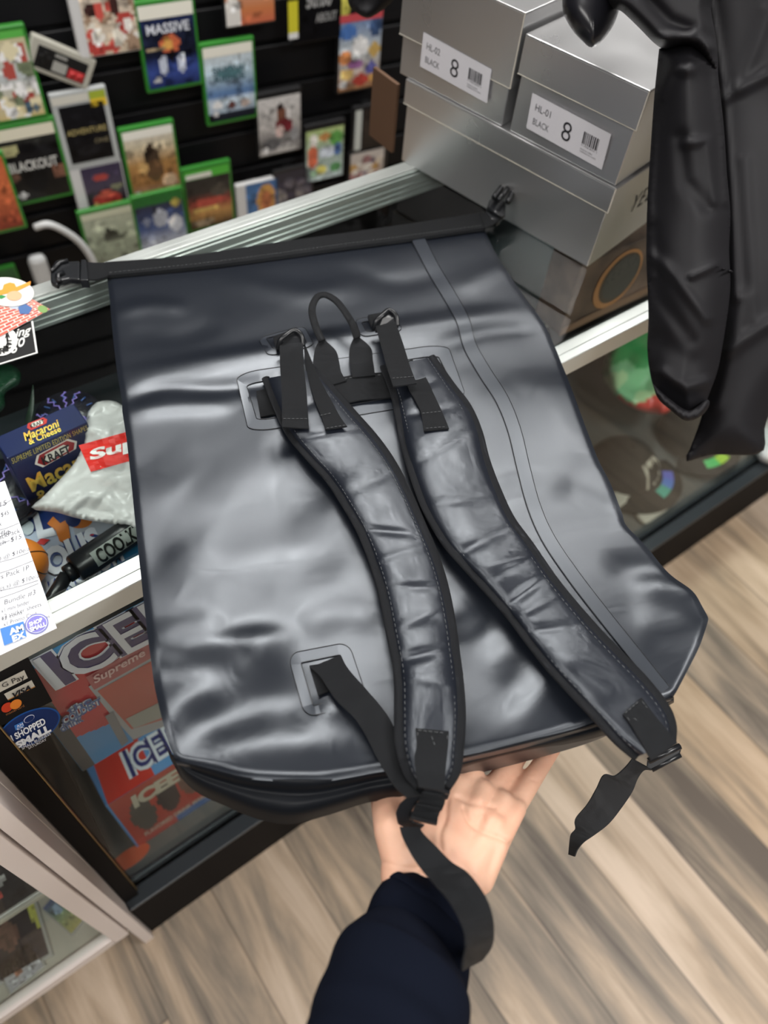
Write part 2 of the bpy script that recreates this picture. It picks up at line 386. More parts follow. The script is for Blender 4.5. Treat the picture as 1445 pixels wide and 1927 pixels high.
def inpoly(p, poly_):
    c = False; n = len(poly_); j = n - 1
    for i in range(n):
        if (poly_[i][1] > p[1]) != (poly_[j][1] > p[1]) and p[0] < (poly_[j][0] - poly_[i][0]) * (p[1] - poly_[i][1]) / (poly_[j][1] - poly_[i][1]) + poly_[i][0]: c = not c
        j = i
    return c
def pillow(mb, outline, todepth, th, step=8., edge=14., m=0, col=(1, 1, 1), colf=None, n_out=90, soft=False):
    """closed soft body from a pixel outline. todepth(u, v, e) -> world point on its near side (e: 0 at the rim .. 1 inside); th: thickness away from the camera"""
    O = spl(list(outline) + [outline[0]], n_out)[:-1]
    lo = O.min(0); hi = O.max(0); pts = [Vector(p) for p in O]
    for y in np.arange(lo[1] + step / 2, hi[1], step):
        for x in np.arange(lo[0] + step / 2, hi[0], step):
            if inpoly((x, y), O) and np.min(np.hypot(O[:, 0] - x, O[:, 1] - y)) > step * .55: pts.append(Vector((x, y)))
    nb = len(O); r = geometry.delaunay_2d_cdt(pts, [(i, (i + 1) % nb) for i in range(nb)], [], 1, .01)
    V2 = np.array([tuple(p) for p in r[0]]); Fc = [tuple(f) for f in r[2]]
    D = np.array([np.min(np.hypot(O[:, 0] - x, O[:, 1] - y)) for x, y in V2]); E = np.sqrt(np.clip(1 - (1 - np.clip(D / edge, 0, 1)) ** 2, 0, 1))
    E = (1 - (1 - np.clip(D / edge, 0, 1)) ** 2) if soft else E
    top = np.array([todepth(u, v, e) for (u, v), e in zip(V2, E)]); dirs = np.array([nrm(W(u, v)) for u, v in V2])
    bot = top + dirs * (th * (.12 + .88 * E))[:, None]
    N = len(V2); uv = [(q[0], q[1]) for q in top] * 2
    a = np.array(Fc[0]); nn = np.cross(top[a[1]] - top[a[0]], top[a[2]] - top[a[0]]); flip = np.dot(nn, CAM - top[a[0]]) < 0
    T = [f[::-1] if flip else f for f in Fc]; B = [tuple(N + k for k in f[::-1]) for f in T]
    ed = {}
    for f in T:
        for i in range(len(f)):
            e = (f[i], f[(i + 1) % len(f)])
            if (e[1], e[0]) in ed: del ed[(e[1], e[0])]
            else: ed[e] = 1
    S = [(b, a_, N + a_, N + b) for a_, b in ed]
    allf = T + B + S
    C = col
    if colf is not None: C = [colf(*np.mean([V2[k % N] for k in f], axis=0)) for f in allf]
    mb.add(np.vstack([top, bot]), allf, m, C, uv, smooth=True); return mb

# ================================================================== THE SETTING
def struct(name, mb, mats): return tag(mb.build(name, mats), kind='structure')
struct('floor', rbox(MB(), WF, (-3.2, -3, -.05), (4.6, 2.6, 0), 0), FLOORM)
struct('ceiling', rbox(MB(), WF, (-3.2, -3, CEIL), (4.6, 2.6, CEIL + .05), 0), CEILM)
struct('wall_left', rbox(MB(), WF, (-3.25, -3, 0), (-3.2, 2.6, CEIL), 0), WALLG)
struct('wall_right', rbox(MB(), WF, (4.6, -3, 0), (4.65, 2.6, CEIL), 0), WALLG)
struct('wall_front', rbox(MB(), WF, (-3.2, -3.05, 0), (4.6, -3, CEIL), 0), WALLG)
YAW = math.radians(-7)
WP0 = np.array([.7, 1.80, 0]); WX = np.array([math.cos(YAW), math.sin(YAW), 0]); WN = np.array([math.sin(YAW), -math.cos(YAW), 0])  # WN faces the room
WFR = (WP0, np.array([WX, -WN, [0, 0, 1]]))
mb = rbox(MB(), WFR, (-4.2, .012, 0), (4.2, .05, CEIL), 0)
z = .04
while z < CEIL - .1:                                        # slatwall boards with grooves between
    rbox(mb, WFR, (-4.2, 0, z), (4.2, .012, z + .088), .002, seg=1); z += .1
struct('wall_back', mb, BLKWALL)
for i, (x, y, sx, sy, pw) in enumerate(LIGHTS):
    r = empty('ceiling_light', (x, y, CEIL), ['flush ceiling light panel over the glass counter', 'flush ceiling light panel over the left end of the shop', 'flush ceiling light panel behind the photographer on the left',
              'flush ceiling light panel behind the photographer on the right', 'flush ceiling light panel at the far right', 'flush ceiling light panel at the rear of the shop'][i], 'ceiling light', 'ceiling light panels')
    m = MB()
    for a, b in (((-1, -1), (1, -.93)), ((-1, .93), (1, 1)), ((-1, -.93), (-.95, .93)), ((.95, -.93), (1, .93))):
        rbox(m, WF, (x + a[0] * (sx / 2 + .03), y + a[1] * (sy / 2 + .03), CEIL - .03), (x + b[0] * (sx / 2 + .03), y + b[1] * (sy / 2 + .03), CEIL), .002)
    m.build('frame', ALU, r)
    rbox(MB(), WF, (x - sx / 2, y - sy / 2, CEIL - .02), (x + sx / 2, y + sy / 2, CEIL - .01), 0).build('diffuser', emit_mat('light_diffuser', (1, .97, .93), 5), r)

# ================================================================== GLASS COUNTER
H = .97; XL, XR = -.117, 2.3; YF, YB = .412, .867
counter = empty('glass_display_counter', (1, .6, 0), 'long black display counter with a glass top framed in pale aluminium rails', 'display counter')
def rail(profile, x0, x1, mats, name):
    m = MB()
    for (a, b, c, d, mi) in profile: rbox(m, WF, (x0, a, c), (x1, b, d), .0008, mi, seg=1)
    return m.build(name, mats, counter)
rail([(YF, YF + .012, .940, .9695, 0), (YF + .0125, YF + .026, .938, .9685, 0), (YF + .026, YF + .030, .938, .9655, 0)], XL, XR, [ALU, ALUD], 'front_rail')
rail([(YB - .012, YB, .925, .9700, 0), (YB - .022, YB - .0125, .925, .9712, 0), (YB - .026, YB - .022, .925, .968, 0),
      (YB - .0285, YB - .026, .927, .933, 0), (YB - .0285, YB - .026, .936, .942, 0), (YB - .0285, YB - .026, .945, .951, 0), (YB - .0285, YB - .026, .954, .964, 0)], XL, XR, [ALU], 'rear_rail')
rbox(MB(), WF, (XL, YF + .03, .9635), (XR, YB - .026, .9690), 0).build('glass_top', GLASS, counter)
# slightly leaning front glass
m = MB(); V = [(XL + .02, .375, .215), (XR, .375, .215), (XR, YF + .006, .94), (XL + .02, YF + .006, .94)]
V += [(a, b + .005, c) for a, b, c in V]; m.add(V, [(0, 1, 2, 3), (7, 6, 5, 4), (0, 4, 5, 1), (3, 2, 6, 7), (0, 3, 7, 4), (1, 5, 6, 2)]); m.build('front_glass', GLASSF, counter)
rbox(MB(), WF, (XL, .345, 0), (XR, .375, .205), .002).build('kick_panel', BLK, counter)
m = MB(); rbox(m, WF, (XL, .345, .2055), (XR, .374, .214), .002); rbox(m, WF, (XL, .3815, .2055), (XR, .388, .222), .002); m.build('sill', mat('bronze_sill', (.035, .042, .048), .35, metal=.3), counter)
m = MB(); q = [(XL, .345, 0), (XL + .022, .345, 0), (XL + .022, YF - .002, .938), (XL, YF - .002, .938)]
q += [(a, b + .03, c) for a, b, c in q]; m.add(q, [(0, 1, 2, 3), (7, 6, 5, 4), (0, 4, 5, 1), (3, 2, 6, 7), (0, 3, 7, 4), (1, 5, 6, 2)]); m.build('corner_post', BLK, counter)
m = MB(); q = [(XL + .0225, .366, .215), (XL + .0238, .366, .215), (XL + .0238, YF, .938), (XL + .0225, YF, .938)]
q += [(a, b + .006, c) for a, b, c in q]; m.add(q, [(0, 1, 2, 3), (7, 6, 5, 4), (0, 4, 5, 1), (3, 2, 6, 7), (0, 3, 7, 4), (1, 5, 6, 2)]); m.build('gold_edge_trim', mat('brass_trim', (.35, .24, .10), .35, metal=.8), counter)
rbox(MB(), WF, (XL, YF + .035, .21), (XL + .012, YB - .03, .925), .001).build('side_panel', BLK, counter)
rbox(MB(), WF, (XL, YB - .012, .0), (XR, YB, .924), .001).build('back_panel', BLK, counter)
rbox(MB(), WF, (XL + .012, .389, .19), (XR, YB - .013, .2055), .001).build('bottom_deck', GREYD, counter)
rbox(MB(), WF, (XL + .013, .452, .789), (.60, YB - .013, .80), .001).build('upper_shelf', DARKV, counter)
rbox(MB(), WF, (.60, .60, .789), (1.5, YB - .013, .80), .001).build('upper_shelf', DARKV, counter)

# ================================================================== GAME WALL
G = lambda h: hexc(h)
def art(seed, stops, blobs=(), noise=.0, cols=None):
    """stops: [(t, hex)], blobs: (s, t, rx, ry, hex) drawn in order, cols: speckle colours"""
    st = [(t, hexc(h)) for t, h in stops]; rs = np.random.RandomState(seed)
    B = [(a, b, rx, ry, hexc(h)) for a, b, rx, ry, h in blobs]
    if cols:
        cc = [hexc(h) for h in cols]
        S = [(rs.uniform(0, 1), rs.uniform(.16, 1), rs.uniform(.05, .16), rs.uniform(.04, .12), cc[rs.randint(len(cc))]) for _ in range(34)]
    else: S = []
    DT = [(rs.uniform(0, 1), rs.uniform(.15, 1), rs.uniform(.02, .10), rs.uniform(.015, .07), rs.choice([.45, .6, .75, 1.3, 1.6])) for _ in range(36)]
    def f(s, t):
        c = np.array([np.interp(t, [a for a, _ in st], [q[k] for _, q in st]) for k in range(3)])
        for a, b, rx, ry, h in S + B:
            if rx < 0:
                if abs(s - a) < -rx and abs(t - b) < ry: c = h
            elif ((s - a) / rx) ** 2 + ((t - b) / ry) ** 2 < 1: c = h
        for a, b, rx, ry, k in DT:
            if ((s - a) / rx) ** 2 + ((t - b) / ry) ** 2 < 1: c = c * k
        if noise: c = c * (1 + noise * rs.uniform(-1, 1))
        g = c.mean(); return np.clip((c * .82 + g * .18) * .85, 0, 1)
    return f
GREEN, BLACK, CLEAR, WHT = (.03, .20, .025), (.012, .012, .013), (.42, .44, .44), (.6, .6, .6)
SHELL = {k: mat('case_' + k, c, .3, coat=.3) for k, c in (('green', GREEN), ('black', BLACK), ('grey', CLEAR), ('white', WHT))}
def game(u, v, w, h, shell, fn, label, out=.05, tilt=0., band=None, cover=(.05, .05, .05, .05), thick=.014, name='game_case', cat='video game case', group='game cases on the black wall', extra=None):
    P = opl(u, v, WP0 + WN * out, WN); ex, ez = WX, np.array([0, 0, 1.])
    if tilt: a = math.radians(tilt); ex, ez = ex * math.cos(a) + ez * math.sin(a), -ex * math.sin(a) + ez * math.cos(a)
    fr = (P, np.array([ex, np.cross(ez, ex), ez]))
    r = empty(name, P, label, cat, group)
    rbox(MB(), fr, (-w / 2, 0, -h / 2), (w / 2, thick, h / 2), .0035).build('case_shell', SHELL[shell], r)
    l, t_, rr, b_ = cover
    q = [loc2w(fr, (x, -.0008, z)) for x, z in ((-w / 2 + l * w, h / 2 - t_ * h), (w / 2 - rr * w, h / 2 - t_ * h), (w / 2 - rr * w, -h / 2 + b_ * h), (-w / 2 + l * w, -h / 2 + b_ * h))]
    m = MB(); quadpatch(m, q, fn, 20, 28)
    if band: quadpatch(m, [bil(q, 0, 0), bil(q, 1, 0), bil(q, 1, band[1]), bil(q, 0, band[1])], lambda s, t: band[0], 1, 1, lift=.0004)
    if extra: extra(m, q)
    m.build('printed_cover', PRINTG, r)
    m = MB(); hz = h * .3 if out < .07 else -h * .42
    rbox(m, fr, (-.012, thick, hz), (.012, thick + max(out - thick, .004) - .001, hz + .012), .001); m.build('wall_hook', SHELL['black'], r)
    return r
WB = hexc('e4e2d6')
X3 = (.135, .190)
def sq(q, s0, t0, s1, t1): return [bil(q, s0, t0), bil(q, s1, t0), bil(q, s1, t1), bil(q, s0, t1)]
game(8, 146, *X3, 'green', art(1, [(0, 'd8c98a'), (.5, 'c3cdd2'), (1, 'd9c27a')], cols=['f2e6b8', 'c2483a', '4f6f86', 'e8b84c', '7f8c6a', 'ffffff']), 'green game case with a busy pale yellow and white cover at the left edge', band=(hexc('5cae4e'), .08))
game(195, 22, .135, .17, 'white', art(2, [(0, 'e9d7c4'), (1, 'd8c3a6')], cols=['c4382c', 'f1ead8', 'b08f72', 'e24b3a', '4a2b28', 'f7f2ea']), 'white-spined game case with a red and cream cover near the top left', cover=(.16, .02, .02, .02))
game(320, 86, *X3, 'green', art(3, [(0, '1a2f6b'), (.35, '1c2440'), (.6, '12182c'), (.8, '2d4aa0'), (1, '1b2c66')],
     [(.5, .47, .18, .12, 'e0662a'), (.47, .47, .10, .07, 'f5b13a'), (.22, .52, .18, .03, 'b9a37a'), (.52, .62, .06, .1, '15131c'), (.33, .72, .09, .12, 'c9d2e6'), (.68, .72, .09, .12, 'c9d2e6'), (.18, .9, .06, .04, 'c8c8c8')], .15),
     'green game case with a dark blue cover and an orange glow in its middle', band=(WB, .16), extra=lambda m, q: text(m, 'MASSIVE', sq(q, .1, .22, .9, .34), hexc('d9dde6'), lift=.001, fat=.02))
game(433, 156, *X3, 'green', art(4, [(0, 'dfe9ee'), (.4, 'a9c6d8'), (.65, '3f74b4'), (.72, 'c9dcea'), (.88, '9fb4c8'), (.9, '1c2434'), (1, '161c2a')],
     [(.5, .36, .24, .06, '5a8f98'), (.5, .8, .08, .07, '6b3a34'), (.2, .78, .1, .06, 'f0f0f0'), (.78, .8, .1, .06, 'e2c9bc'), (.15, .9, .05, .04, 'dddddd')], .1),
     'green game case with a snowy white and sky blue cover', band=(WB, .13), extra=lambda m, q: (text(m, 'SNOW', sq(q, .15, .26, .85, .36), hexc('4d6a74'), lift=.001, fat=.03), text(m, 'RIDGE', sq(q, .18, .38, .82, .46), hexc('3d5a64'), lift=.001, fat=.03)))
game(526, 232, .125, .165, 'black', art(5, [(0, 'd9d6d4'), (.5, 'b7b2ae'), (.8, '6c6a6a'), (1, 'c4c0bc')],
     [(.55, .34, .12, .14, '7a4a34'), (.6, .5, .22, .1, '6a1420'), (.72, .56, .1, .08, '80172a'), (.52, .18, .07, .06, '2c2020'), (.5, .6, .1, .12, 'd9b9b2'), (.3, .82, .22, .1, '5d5d60'), (.15, .92, .08, .05, 'f4f4f4'), (.85, .7, .12, .12, '9a9a9c')], .15),
     'black game case with a white cover showing a figure in dark red', cover=(.03, .09, .03, .03))
game(611, 286, .12, .165, 'black', art(6, [(0, 'b8d07a'), (.4, '9fb6a0'), (1, 'b9cfd0')],
     [(.2, .2, .12, .12, 'f3f0e6'), (.18, .52, .14, .22, 'd9602e'), (.5, .16, .16, .08, 'c98a3a'), (.8, .22, .18, .14, '5fae46'), (.55, .46, .2, .12, 'c6d2e2'), (.85, .45, .12, .12, '3f6fb4'), (.4, .8, .14, .1, 'd8cf52'), (.8, .8, .14, .1, '4f9a56'), (.2, .85, .1, .08, '9ac9a0')], .15),
     'black game case with a green, orange and pale blue cover near the aluminium rail', cover=(.03, .1, .03, .03))
game(677, 98, .125, .19, 'black', art(7, [(0, '3f6fae'), (.5, 'bfc8cc'), (1, 'a8703a')],
     [(.5, .42, .22, .12, 'e4e4e4'), (.2, .22, .2, .1, '3a72c0'), (.85, .2, .15, .12, '34507c'), (.15, .55, .16, .1, 'd2803a'), (.85, .5, .14, .1, 'd0a84a'), (.4, .66, .2, .06, '9a5a9a'), (.2, .78, .16, .08, 'd8b25a'), (.55, .88, .2, .08, 'b8301e'), (.12, .92, .1, .06, 'dddddd'), (.8, .75, .14, .1, '5a5aa6'), (.85, .88, .12, .06, 'd8a040')], .15),
     'black game case with a red top band and crowded rainbow cover', band=(hexc('b84a50'), .1), cover=(.03, .02, .03, .03))
game(700, 238, .125, .125, 'black', art(8, [(0, '2a2220'), (.5, '3a302a'), (1, '161414')], [(.6, .6, .3, .08, '5a5048'), (.5, .3, .2, .15, '40302a')], .2),
     'dark brown game case with a plain white spine strip', cover=(.28, .08, .02, .03), extra=lambda m, q: quadpatch(m, [q[0] - WX * .026, q[0] - WX * .006, q[3] - WX * .006, q[3] - WX * .026], lambda s, t: hexc('b9bdb8'), 1, 1))
game(692, 318, .125, .12, 'black', art(9, [(0, 'c9c0b8'), (1, 'b09a88')], cols=['d8c8b0', '9a6a6a', 'e2dcd0', '8a7a8a', 'c99a4a']), 'pale pinkish game case half hidden by the rail below the white-spined case', cover=(.04, .04, .1, .03))
game(598, 22, .13, .13, 'black', art(10, [(0, '101014'), (1, '0c0c10')]), 'black game case with white lettering and a yellow corner tag', cover=(.02, .02, .02, .02),
     extra=lambda m, q: (text(m, '50.00', sq(q, .25, .15, .78, .42), hexc('9a9a9a'), lift=.001, fat=.03), text(m, 'ABOUT', sq(q, .45, .52, .9, .68), hexc('8a8a8a'), lift=.001, fat=.03), quadpatch(m, sq(q, -.12, .25, .08, .9), lambda s, t: hexc('c9c136') if t < .8 else hexc('d8d8d8'), 2, 6, lift=.001)))
game(676, -12, .10, .10, 'black', art(11, [(0, '121418'), (1, '0c0c10')], [(-.0, .6, .28, .6, 'c9c136')]), 'black game case cut off by the top edge with a yellow tag', cover=(.02, .02, .02, .02))
game(468, -28, .125, .165, 'black', art(12, [(0, 'd8d0c4'), (.8, 'd87a34'), (1, 'd8663a')], [(.15, .85, .15, .3, 'e8e4de')]), 'game case with a white and orange lower edge at the top of the wall', cover=(.03, .03, .03, .03))
game(60, 308, .150, .190, 'green', art(13, [(0, '3a3a34'), (.3, '15161a'), (1, '1c1a18')],
     [(.2, .28, .16, .08, 'b8b47a'), (.5, .28, .14, .08, '0c0d12'), (.5, .7, .2, .2, '0e1014'), (.15, .62, .1, .1, '6a4a3a'), (.9, .66, .12, .1, '8a5a44'), (.2, .9, .08, .05, 'b8b8b8')], .15),
     'large green game case with a dark cover and bold pale lettering', band=(hexc('d9d4c0'), .15), extra=lambda m, q: text(m, 'BLACKOUT', sq(q, .12, .44, .92, .58), hexc('c2c2be'), lift=.001, fat=.03))
game(163, 245, .125, .180, 'grey', art(14, [(0, '15151a'), (1, '0e0e12')], [(.5, .8, .3, .1, '1c1c20')], .1),
     'grey-edged game case with a plain black cover and faint gold lettering', cover=(.10, .17, .10, .10), extra=lambda m, q: (text(m, 'ADVENTURE', sq(q, .05, .40, .95, .50), hexc('a89a68'), lift=.001, fat=.01), text(m, 'ONE', sq(q, .62, .62, .95, .70), hexc('7a725a'), lift=.001, fat=.01),
     quadpatch(m, sq(q, -.1, -.17, .7, -.04), lambda s, t: hexc('c8c6bc'), 1, 1), quadpatch(m, sq(q, .72, -.18, 1.08, .08), lambda s, t: hexc('9aa83a') if t < .4 else hexc('d8b83a'), 3, 4)))
game(192, 366, .125, .16, 'white', art(15, [(0, '3a3050'), (.35, '4a4058'), (.6, '3c2a34'), (1, '3a3036')],
     [(.5, .62, .36, .16, 'b83020'), (.5, .5, .22, .08, 'd84a30'), (.45, .2, .22, .05, 'b83a30'), (.2, .66, .07, .06, 'e0a860'), (.8, .4, .15, .05, '8a8a6a')], .15),
     'white-spined game case with a red car on its cover', cover=(.2, .04, .03, .03))
game(287, 306, *X3, 'green', art(16, [(0, 'e2ddd0'), (.25, 'd9c9a4'), (.5, 'c08a3c'), (.8, 'a86a2a'), (1, 'b89a78')],
     [(.5, .42, .16, .16, '4a3828'), (.52, .62, .2, .16, '6a4a2a'), (.48, .3, .09, .08, '3c2c20'), (.8, .8, .16, .1, 'd8b08a'), (.3, .55, .1, .1, 'd8a85a'), (.12, .92, .05, .04, 'dddddd')], .15),
     'green game case with a sandy orange cover and a brown silhouette', band=(hexc('e6e4da'), .12))
game(394, 372, .135, .185, 'green', art(17, [(0, '2a2a26'), (.4, '34302c'), (.6, 'a8402a'), (.75, 'c9903a'), (1, '15120f')],
     [(.5, .56, .4, .07, 'c8442c'), (.4, .68, .3, .05, 'd8b04a'), (.75, .4, .2, .1, '504a40'), (.3, .9, .25, .06, 'b09a78')], .15),
     'green game case with a dark cover striped red and gold', band=(hexc('4fae3c'), .14), extra=lambda m, q: quadpatch(m, sq(q, .03, .05, .6, .13), lambda s, t: hexc('dcdcd2'), 1, 1, lift=.001))
game(212, 452, .138, .190, 'green', art(18, [(0, 'c9d0b4'), (.4, 'aab69a'), (.7, '9aa68c'), (1, 'a0a892')],
     [(.5, .4, .14, .08, '4a5246'), (.46, .32, .06, .05, '3a4238'), (.55, .46, .26, .03, '5c6456'), (.2, .8, .1, .04, '8a937e')], .08),
     'green game case with a misty pale green cover and a small dark rider', out=.08, band=(hexc('c8cbb2'), .10))
game(305, 425, .135, .190, 'green', art(19, [(0, '1c7a2c'), (.14, '1c7a2c'), (.15, '28304e'), (.5, '3a5a9a'), (.75, 'b9c4d8'), (1, '2a4a8a')],
     [(.5, .36, .16, .14, 'b8c0d0'), (.2, .38, .08, .08, '8a96b4'), (.8, .5, .14, .14, 'd0d8e4'), (.85, .18, .1, .06, 'b8a63a')], .15),
     'green game case with a blue and white team cover', out=.08, cover=(.04, .03, .04, .03))
game(487, 388, .125, .15, 'white', art(20, [(0, '2a6aa8'), (1, '2f78b8')], [(.62, .4, .3, .34, 'd89a34'), (.62, .4, .18, .2, 'b8642a')], .1), 'white-spined game case with a bright blue cover and an orange disc', cover=(.22, .03, .03, .03))
game(553, 362, .12, .15, 'black', art(21, [(0, '2a2a3a'), (1, '1a1a2a')], cols=['4a4a5a', '6a6470', '34304a', '8a8480']), 'black game case with a dim purple and grey cover low on the wall', cover=(.04, .06, .04, .03))
game(-28, 372, .135, .190, 'green', art(22, [(0, 'c85a1c'), (.4, 'e06a20'), (1, '8a2a10')], noise=.2), 'green game case with a flaming orange cover cut off by the left edge', out=.08)
game(-2, 570, .135, .190, 'green', art(23, [(0, '1c6a30'), (.15, '1a5a2a'), (.2, '3a3a38'), (1, '2a2a28')], noise=.1), 'green game case low on the left with grey letters showing', cover=(.03, .03, .03, .03), extra=lambda m, q: text(m, 'SIEGE', sq(q, .35, .24, .9, .32), hexc('a8a8a4'), lift=.001, fat=.02))
# the loose game pad card
P = opl(115, 120, WP0 + WN * .05, WN); a = math.radians(-31)
ex = WX * math.cos(a) + np.array([0, 0, 1]) * math.sin(a); ez = -WX * math.sin(a) + np.array([0, 0, 1]) * math.cos(a); fr = (P, np.array([ex, np.cross(ez, ex), ez]))
r = empty('game_controller', P, 'grey rectangular retro game controller hung askew on the black wall', 'game controller')
rbox(MB(), fr, (-.068, 0, -.034), (.068, .018, .034), .004).build('body', mat('controller_grey', tuple(hexc('a9a79c')), .5), r)
m = MB(); q = [loc2w(fr, (x, -.0006, z)) for x, z in ((-.052, .020), (.054, .020), (.054, -.024), (-.052, -.024))]
quadpatch(m, q, lambda s, t: hexc('0f0f10'), 1, 1); quadpatch(m, sq(q, .34, .1, .58, .25), lambda s, t: hexc('8d8d88'), 1, 1, lift=.0006)
quadpatch(m, sq(q, .34, .42, .62, .9), lambda s, t: hexc('9a9a94'), 1, 1, lift=.0006); quadpatch(m, sq(q, .66, .5, .98, .95), lambda s, t: hexc('b8383a'), 1, 1, lift=.0006)
m.build('face_panel', PRINT, r)
m = MB()
for c, hw, hh in (((-.035, 0), .012, .004), ((-.035, 0), .004, .012)): rbox(m, fr, (c[0] - hw, -.004, c[1] - hh), (c[0] + hw, 0, c[1] + hh), .001)
m.build('direction_pad', mat('controller_black', (.01, .01, .01), .4), r)
for cx in (.028, .043): tube(MB(), [loc2w(fr, (cx, -.004, -.012)), loc2w(fr, (cx, 0, -.012))], .0055, n=16).build('round_button', mat('button_red', (.4, .02, .02), .4), r)
# white cable hook and dim things low at the wall
m = MB(); pts = [opl(u, v, WP0 + WN * o, WN) for u, v, o in ((66, 428, .10), (90, 422, .11), (120, 434, .11), (150, 456, .11), (172, 486, .11), (184, 520, .11))]
tube(m, spl(pts, 30), .0085); tag(m.build('white_cable', mat('white_plastic', (.55, .56, .56), .4)), 'thick white cable curving down the black wall', 'cable')
m = MB(); rbox(m, (opl(78, 512, WP0 + WN * .05, WN), WFR[1]), (-.022, 0, -.05), (.022, .03, .04), .014); tag(m.build('wall_plug', mat('white_plastic')), 'small blurred white adapter behind the counter beside the black buckle', 'power adapter')
m = MB(); rbox(m, frame((.741, .893, 0), (1, 0, 0)), (-.012, 0, .972), (-.006, .06, 1.075), .001); tag(m.build('cardboard_panel', mat('brown_card', (.10, .05, .025), .8)), 'brown cardboard panel standing just behind the left silver box', 'cardboard')

# ================================================================== SILVER SHOE BOXES
P0 = oz(750, 301, H); P1 = oz(1107, 507, H); bx = nrm(P1 - P0); bn = nrm(np.cross([0, 0, 1], bx))    # bx along the label faces, bn into the boxes
if bn[0] < 0: bn = -bn
BF = (P0, np.array([bx, bn, [0, 0, 1]]))
NF = -bn
def shoe_box(s0, s1, z0, z1, lidh, depth, label, inset=0.0, lidout=.0035):
    r = empty('shoe_box', loc2w(BF, ((s0 + s1) / 2, depth / 2, z0)), label, 'shoe box', 'silver shoe boxes on the counter')
    rbox(MB(), BF, (s0 + .004, inset + .003, z0), (s1 - .004, depth, z1 - .003), .0012).build('box_body', [SILVER], r)
    m = MB(); zt = z1; zb = z1 - lidh; o = lidout; t = .002
    rbox(m, BF, (s0, inset, zt - t), (s1, depth + .004, zt), .0008)
    rbox(m, BF, (s0, inset, zb), (s1, inset + t, zt - t), .0006); rbox(m, BF, (s0, depth + .002, zb), (s1, depth + .004, zt - t), .0006)
    rbox(m, BF, (s0, inset + t, zb), (s0 + t, depth + .002, zt - t), .0006); rbox(m, BF, (s1 - t, inset + t, zb), (s1, depth + .002, zt - t), .0006)
    rbox(m, BF, (s0 - .0003, inset - .0004, zb - .0006), (s1 + .0003, inset + t, zb), 0, 1, seg=1)
    rbox(m, BF, (s1 - .0012, inset - .0006, zb), (s1 + .0004, inset, zt), 0, 1, seg=1)
    lid = m.build('lid', [SILVER, CARDW], r)
    return r, lid
b0, _ = shoe_box(-.001, .354, 0 + 0, .1205, .034, .255, 'large silver shoe box lying on the glass counter, carrying the two labelled boxes')
b1, _ = shoe_box(-.020, .172, .1215, .261, .088, .30, 'left silver shoe box marked HL-02, stacked on the large one')
b2, _ = shoe_box(.178, .354, .1215, .2405, .046, .32, 'right silver shoe box marked HL-01, stacked on the large one')
def face_q(pts, lift=0): return [opl(u, v, P0, bn, lift) for u, v in pts]
def size_label(root, pts, code, off):
    q = face_q(pts, off); m = MB(); quadpatch(m, q, lambda s, t: hexc('dddbe0'), 1, 1, n=NF)
    K = hexc('1d1d22'); K2 = hexc('4a4a50')
    T = lambda s, a, b, c, d, col=K2, **k: text(m, s, sq(q, a, b, c, d), col, lift=.0003, **k)
    T(code, .07, .22, .27, .41); T('BLACK', .07, .62, .28, .80)
    T('8', .44, .26, .555, .78, K, fat=-.008)
    rs = np.random.RandomState(3); x = .70
    while x < .895:
        w = rs.choice([.006, .010, .016]); quadpatch(m, sq(q, x, .27, x + w, .60), lambda s, t: K, 1, 1, lift=.0003, n=NF); x += w + rs.choice([.006, .010])
    T('0 19506 80241 7', .70, .615, .90, .665, sp=1.1); T('MADE IN CHINA', .70, .73, .85, .775); T('FABRIQUE EN CHINE', .70, .80, .90, .845)
    m.build('size_label', PRINT, root)
size_label(b1, [(798, 60), (926, 130), (917, 194), (791, 124)], 'HL-02', .0012)
size_label(b2, [(1003, 174), (1151, 252), (1133, 319), (991, 240)], 'HL-01', .0012)
# lettering on the side of the large box
S0 = loc2w(BF, (.350, .0, 0)); sq_ = lambda a, b, c, d: [loc2w(BF, (.3502, a, b)), loc2w(BF, (.3502, c, b)), loc2w(BF, (.3502, c, d)), loc2w(BF, (.3502, a, d))]
m = MB(); text(m, 'YEEZY', sq_(.082, .076, .185, .050), hexc('3a3633'), lift=.0004, fat=-.01, shear=.25, sp=1.15); m.build('side_lettering', PRINT, b0)
# a clear carton under the glass to the right of them
r = empty('window_carton', (.95, .60, .80), 'carton with a copper ring around a round dark window, inside the counter', 'carton')
fr = frame((.84, .568, .8005), (1, -.03, 0)); rbox(MB(), fr, (0, 0, 0), (.30, .06, .135), .002).build('carton_body', mat('carton_brown', (.055, .035, .028), .5, var=(18, (.16, .10, .075), .15)), r)
m = MB(); q = [loc2w(fr, (a, -.001, b)) for a, b in ((.0, .135), (.30, .135), (.30, 0), (0, 0))]
poly(m, q, ell(40, .33, .46, .165, .40), hexc('a8703c'), lift=.0004); poly(m, q, ell(40, .34, .45, .14, .34), hexc('2a1a12'), lift=.0008); poly(m, q, ell(40, .345, .44, .125, .30), hexc('15232c'), lift=.0012)
poly(m, q, ell(30, .72, .5, .13, .36), hexc('9a5f34'), lift=.0004); poly(m, q, ell(30, .73, .5, .10, .28), hexc('1c1a1c'), lift=.0008)
poly(m, q, [(.0, .88), (1, .80), (1, .90), (.0, 1.)], hexc('7a5a44')); m.build('printed_front', PRINTG, r)

# ================================================================== ON AND UNDER THE GLASS, LEFT
ZG = .9693          # top of the counter glass
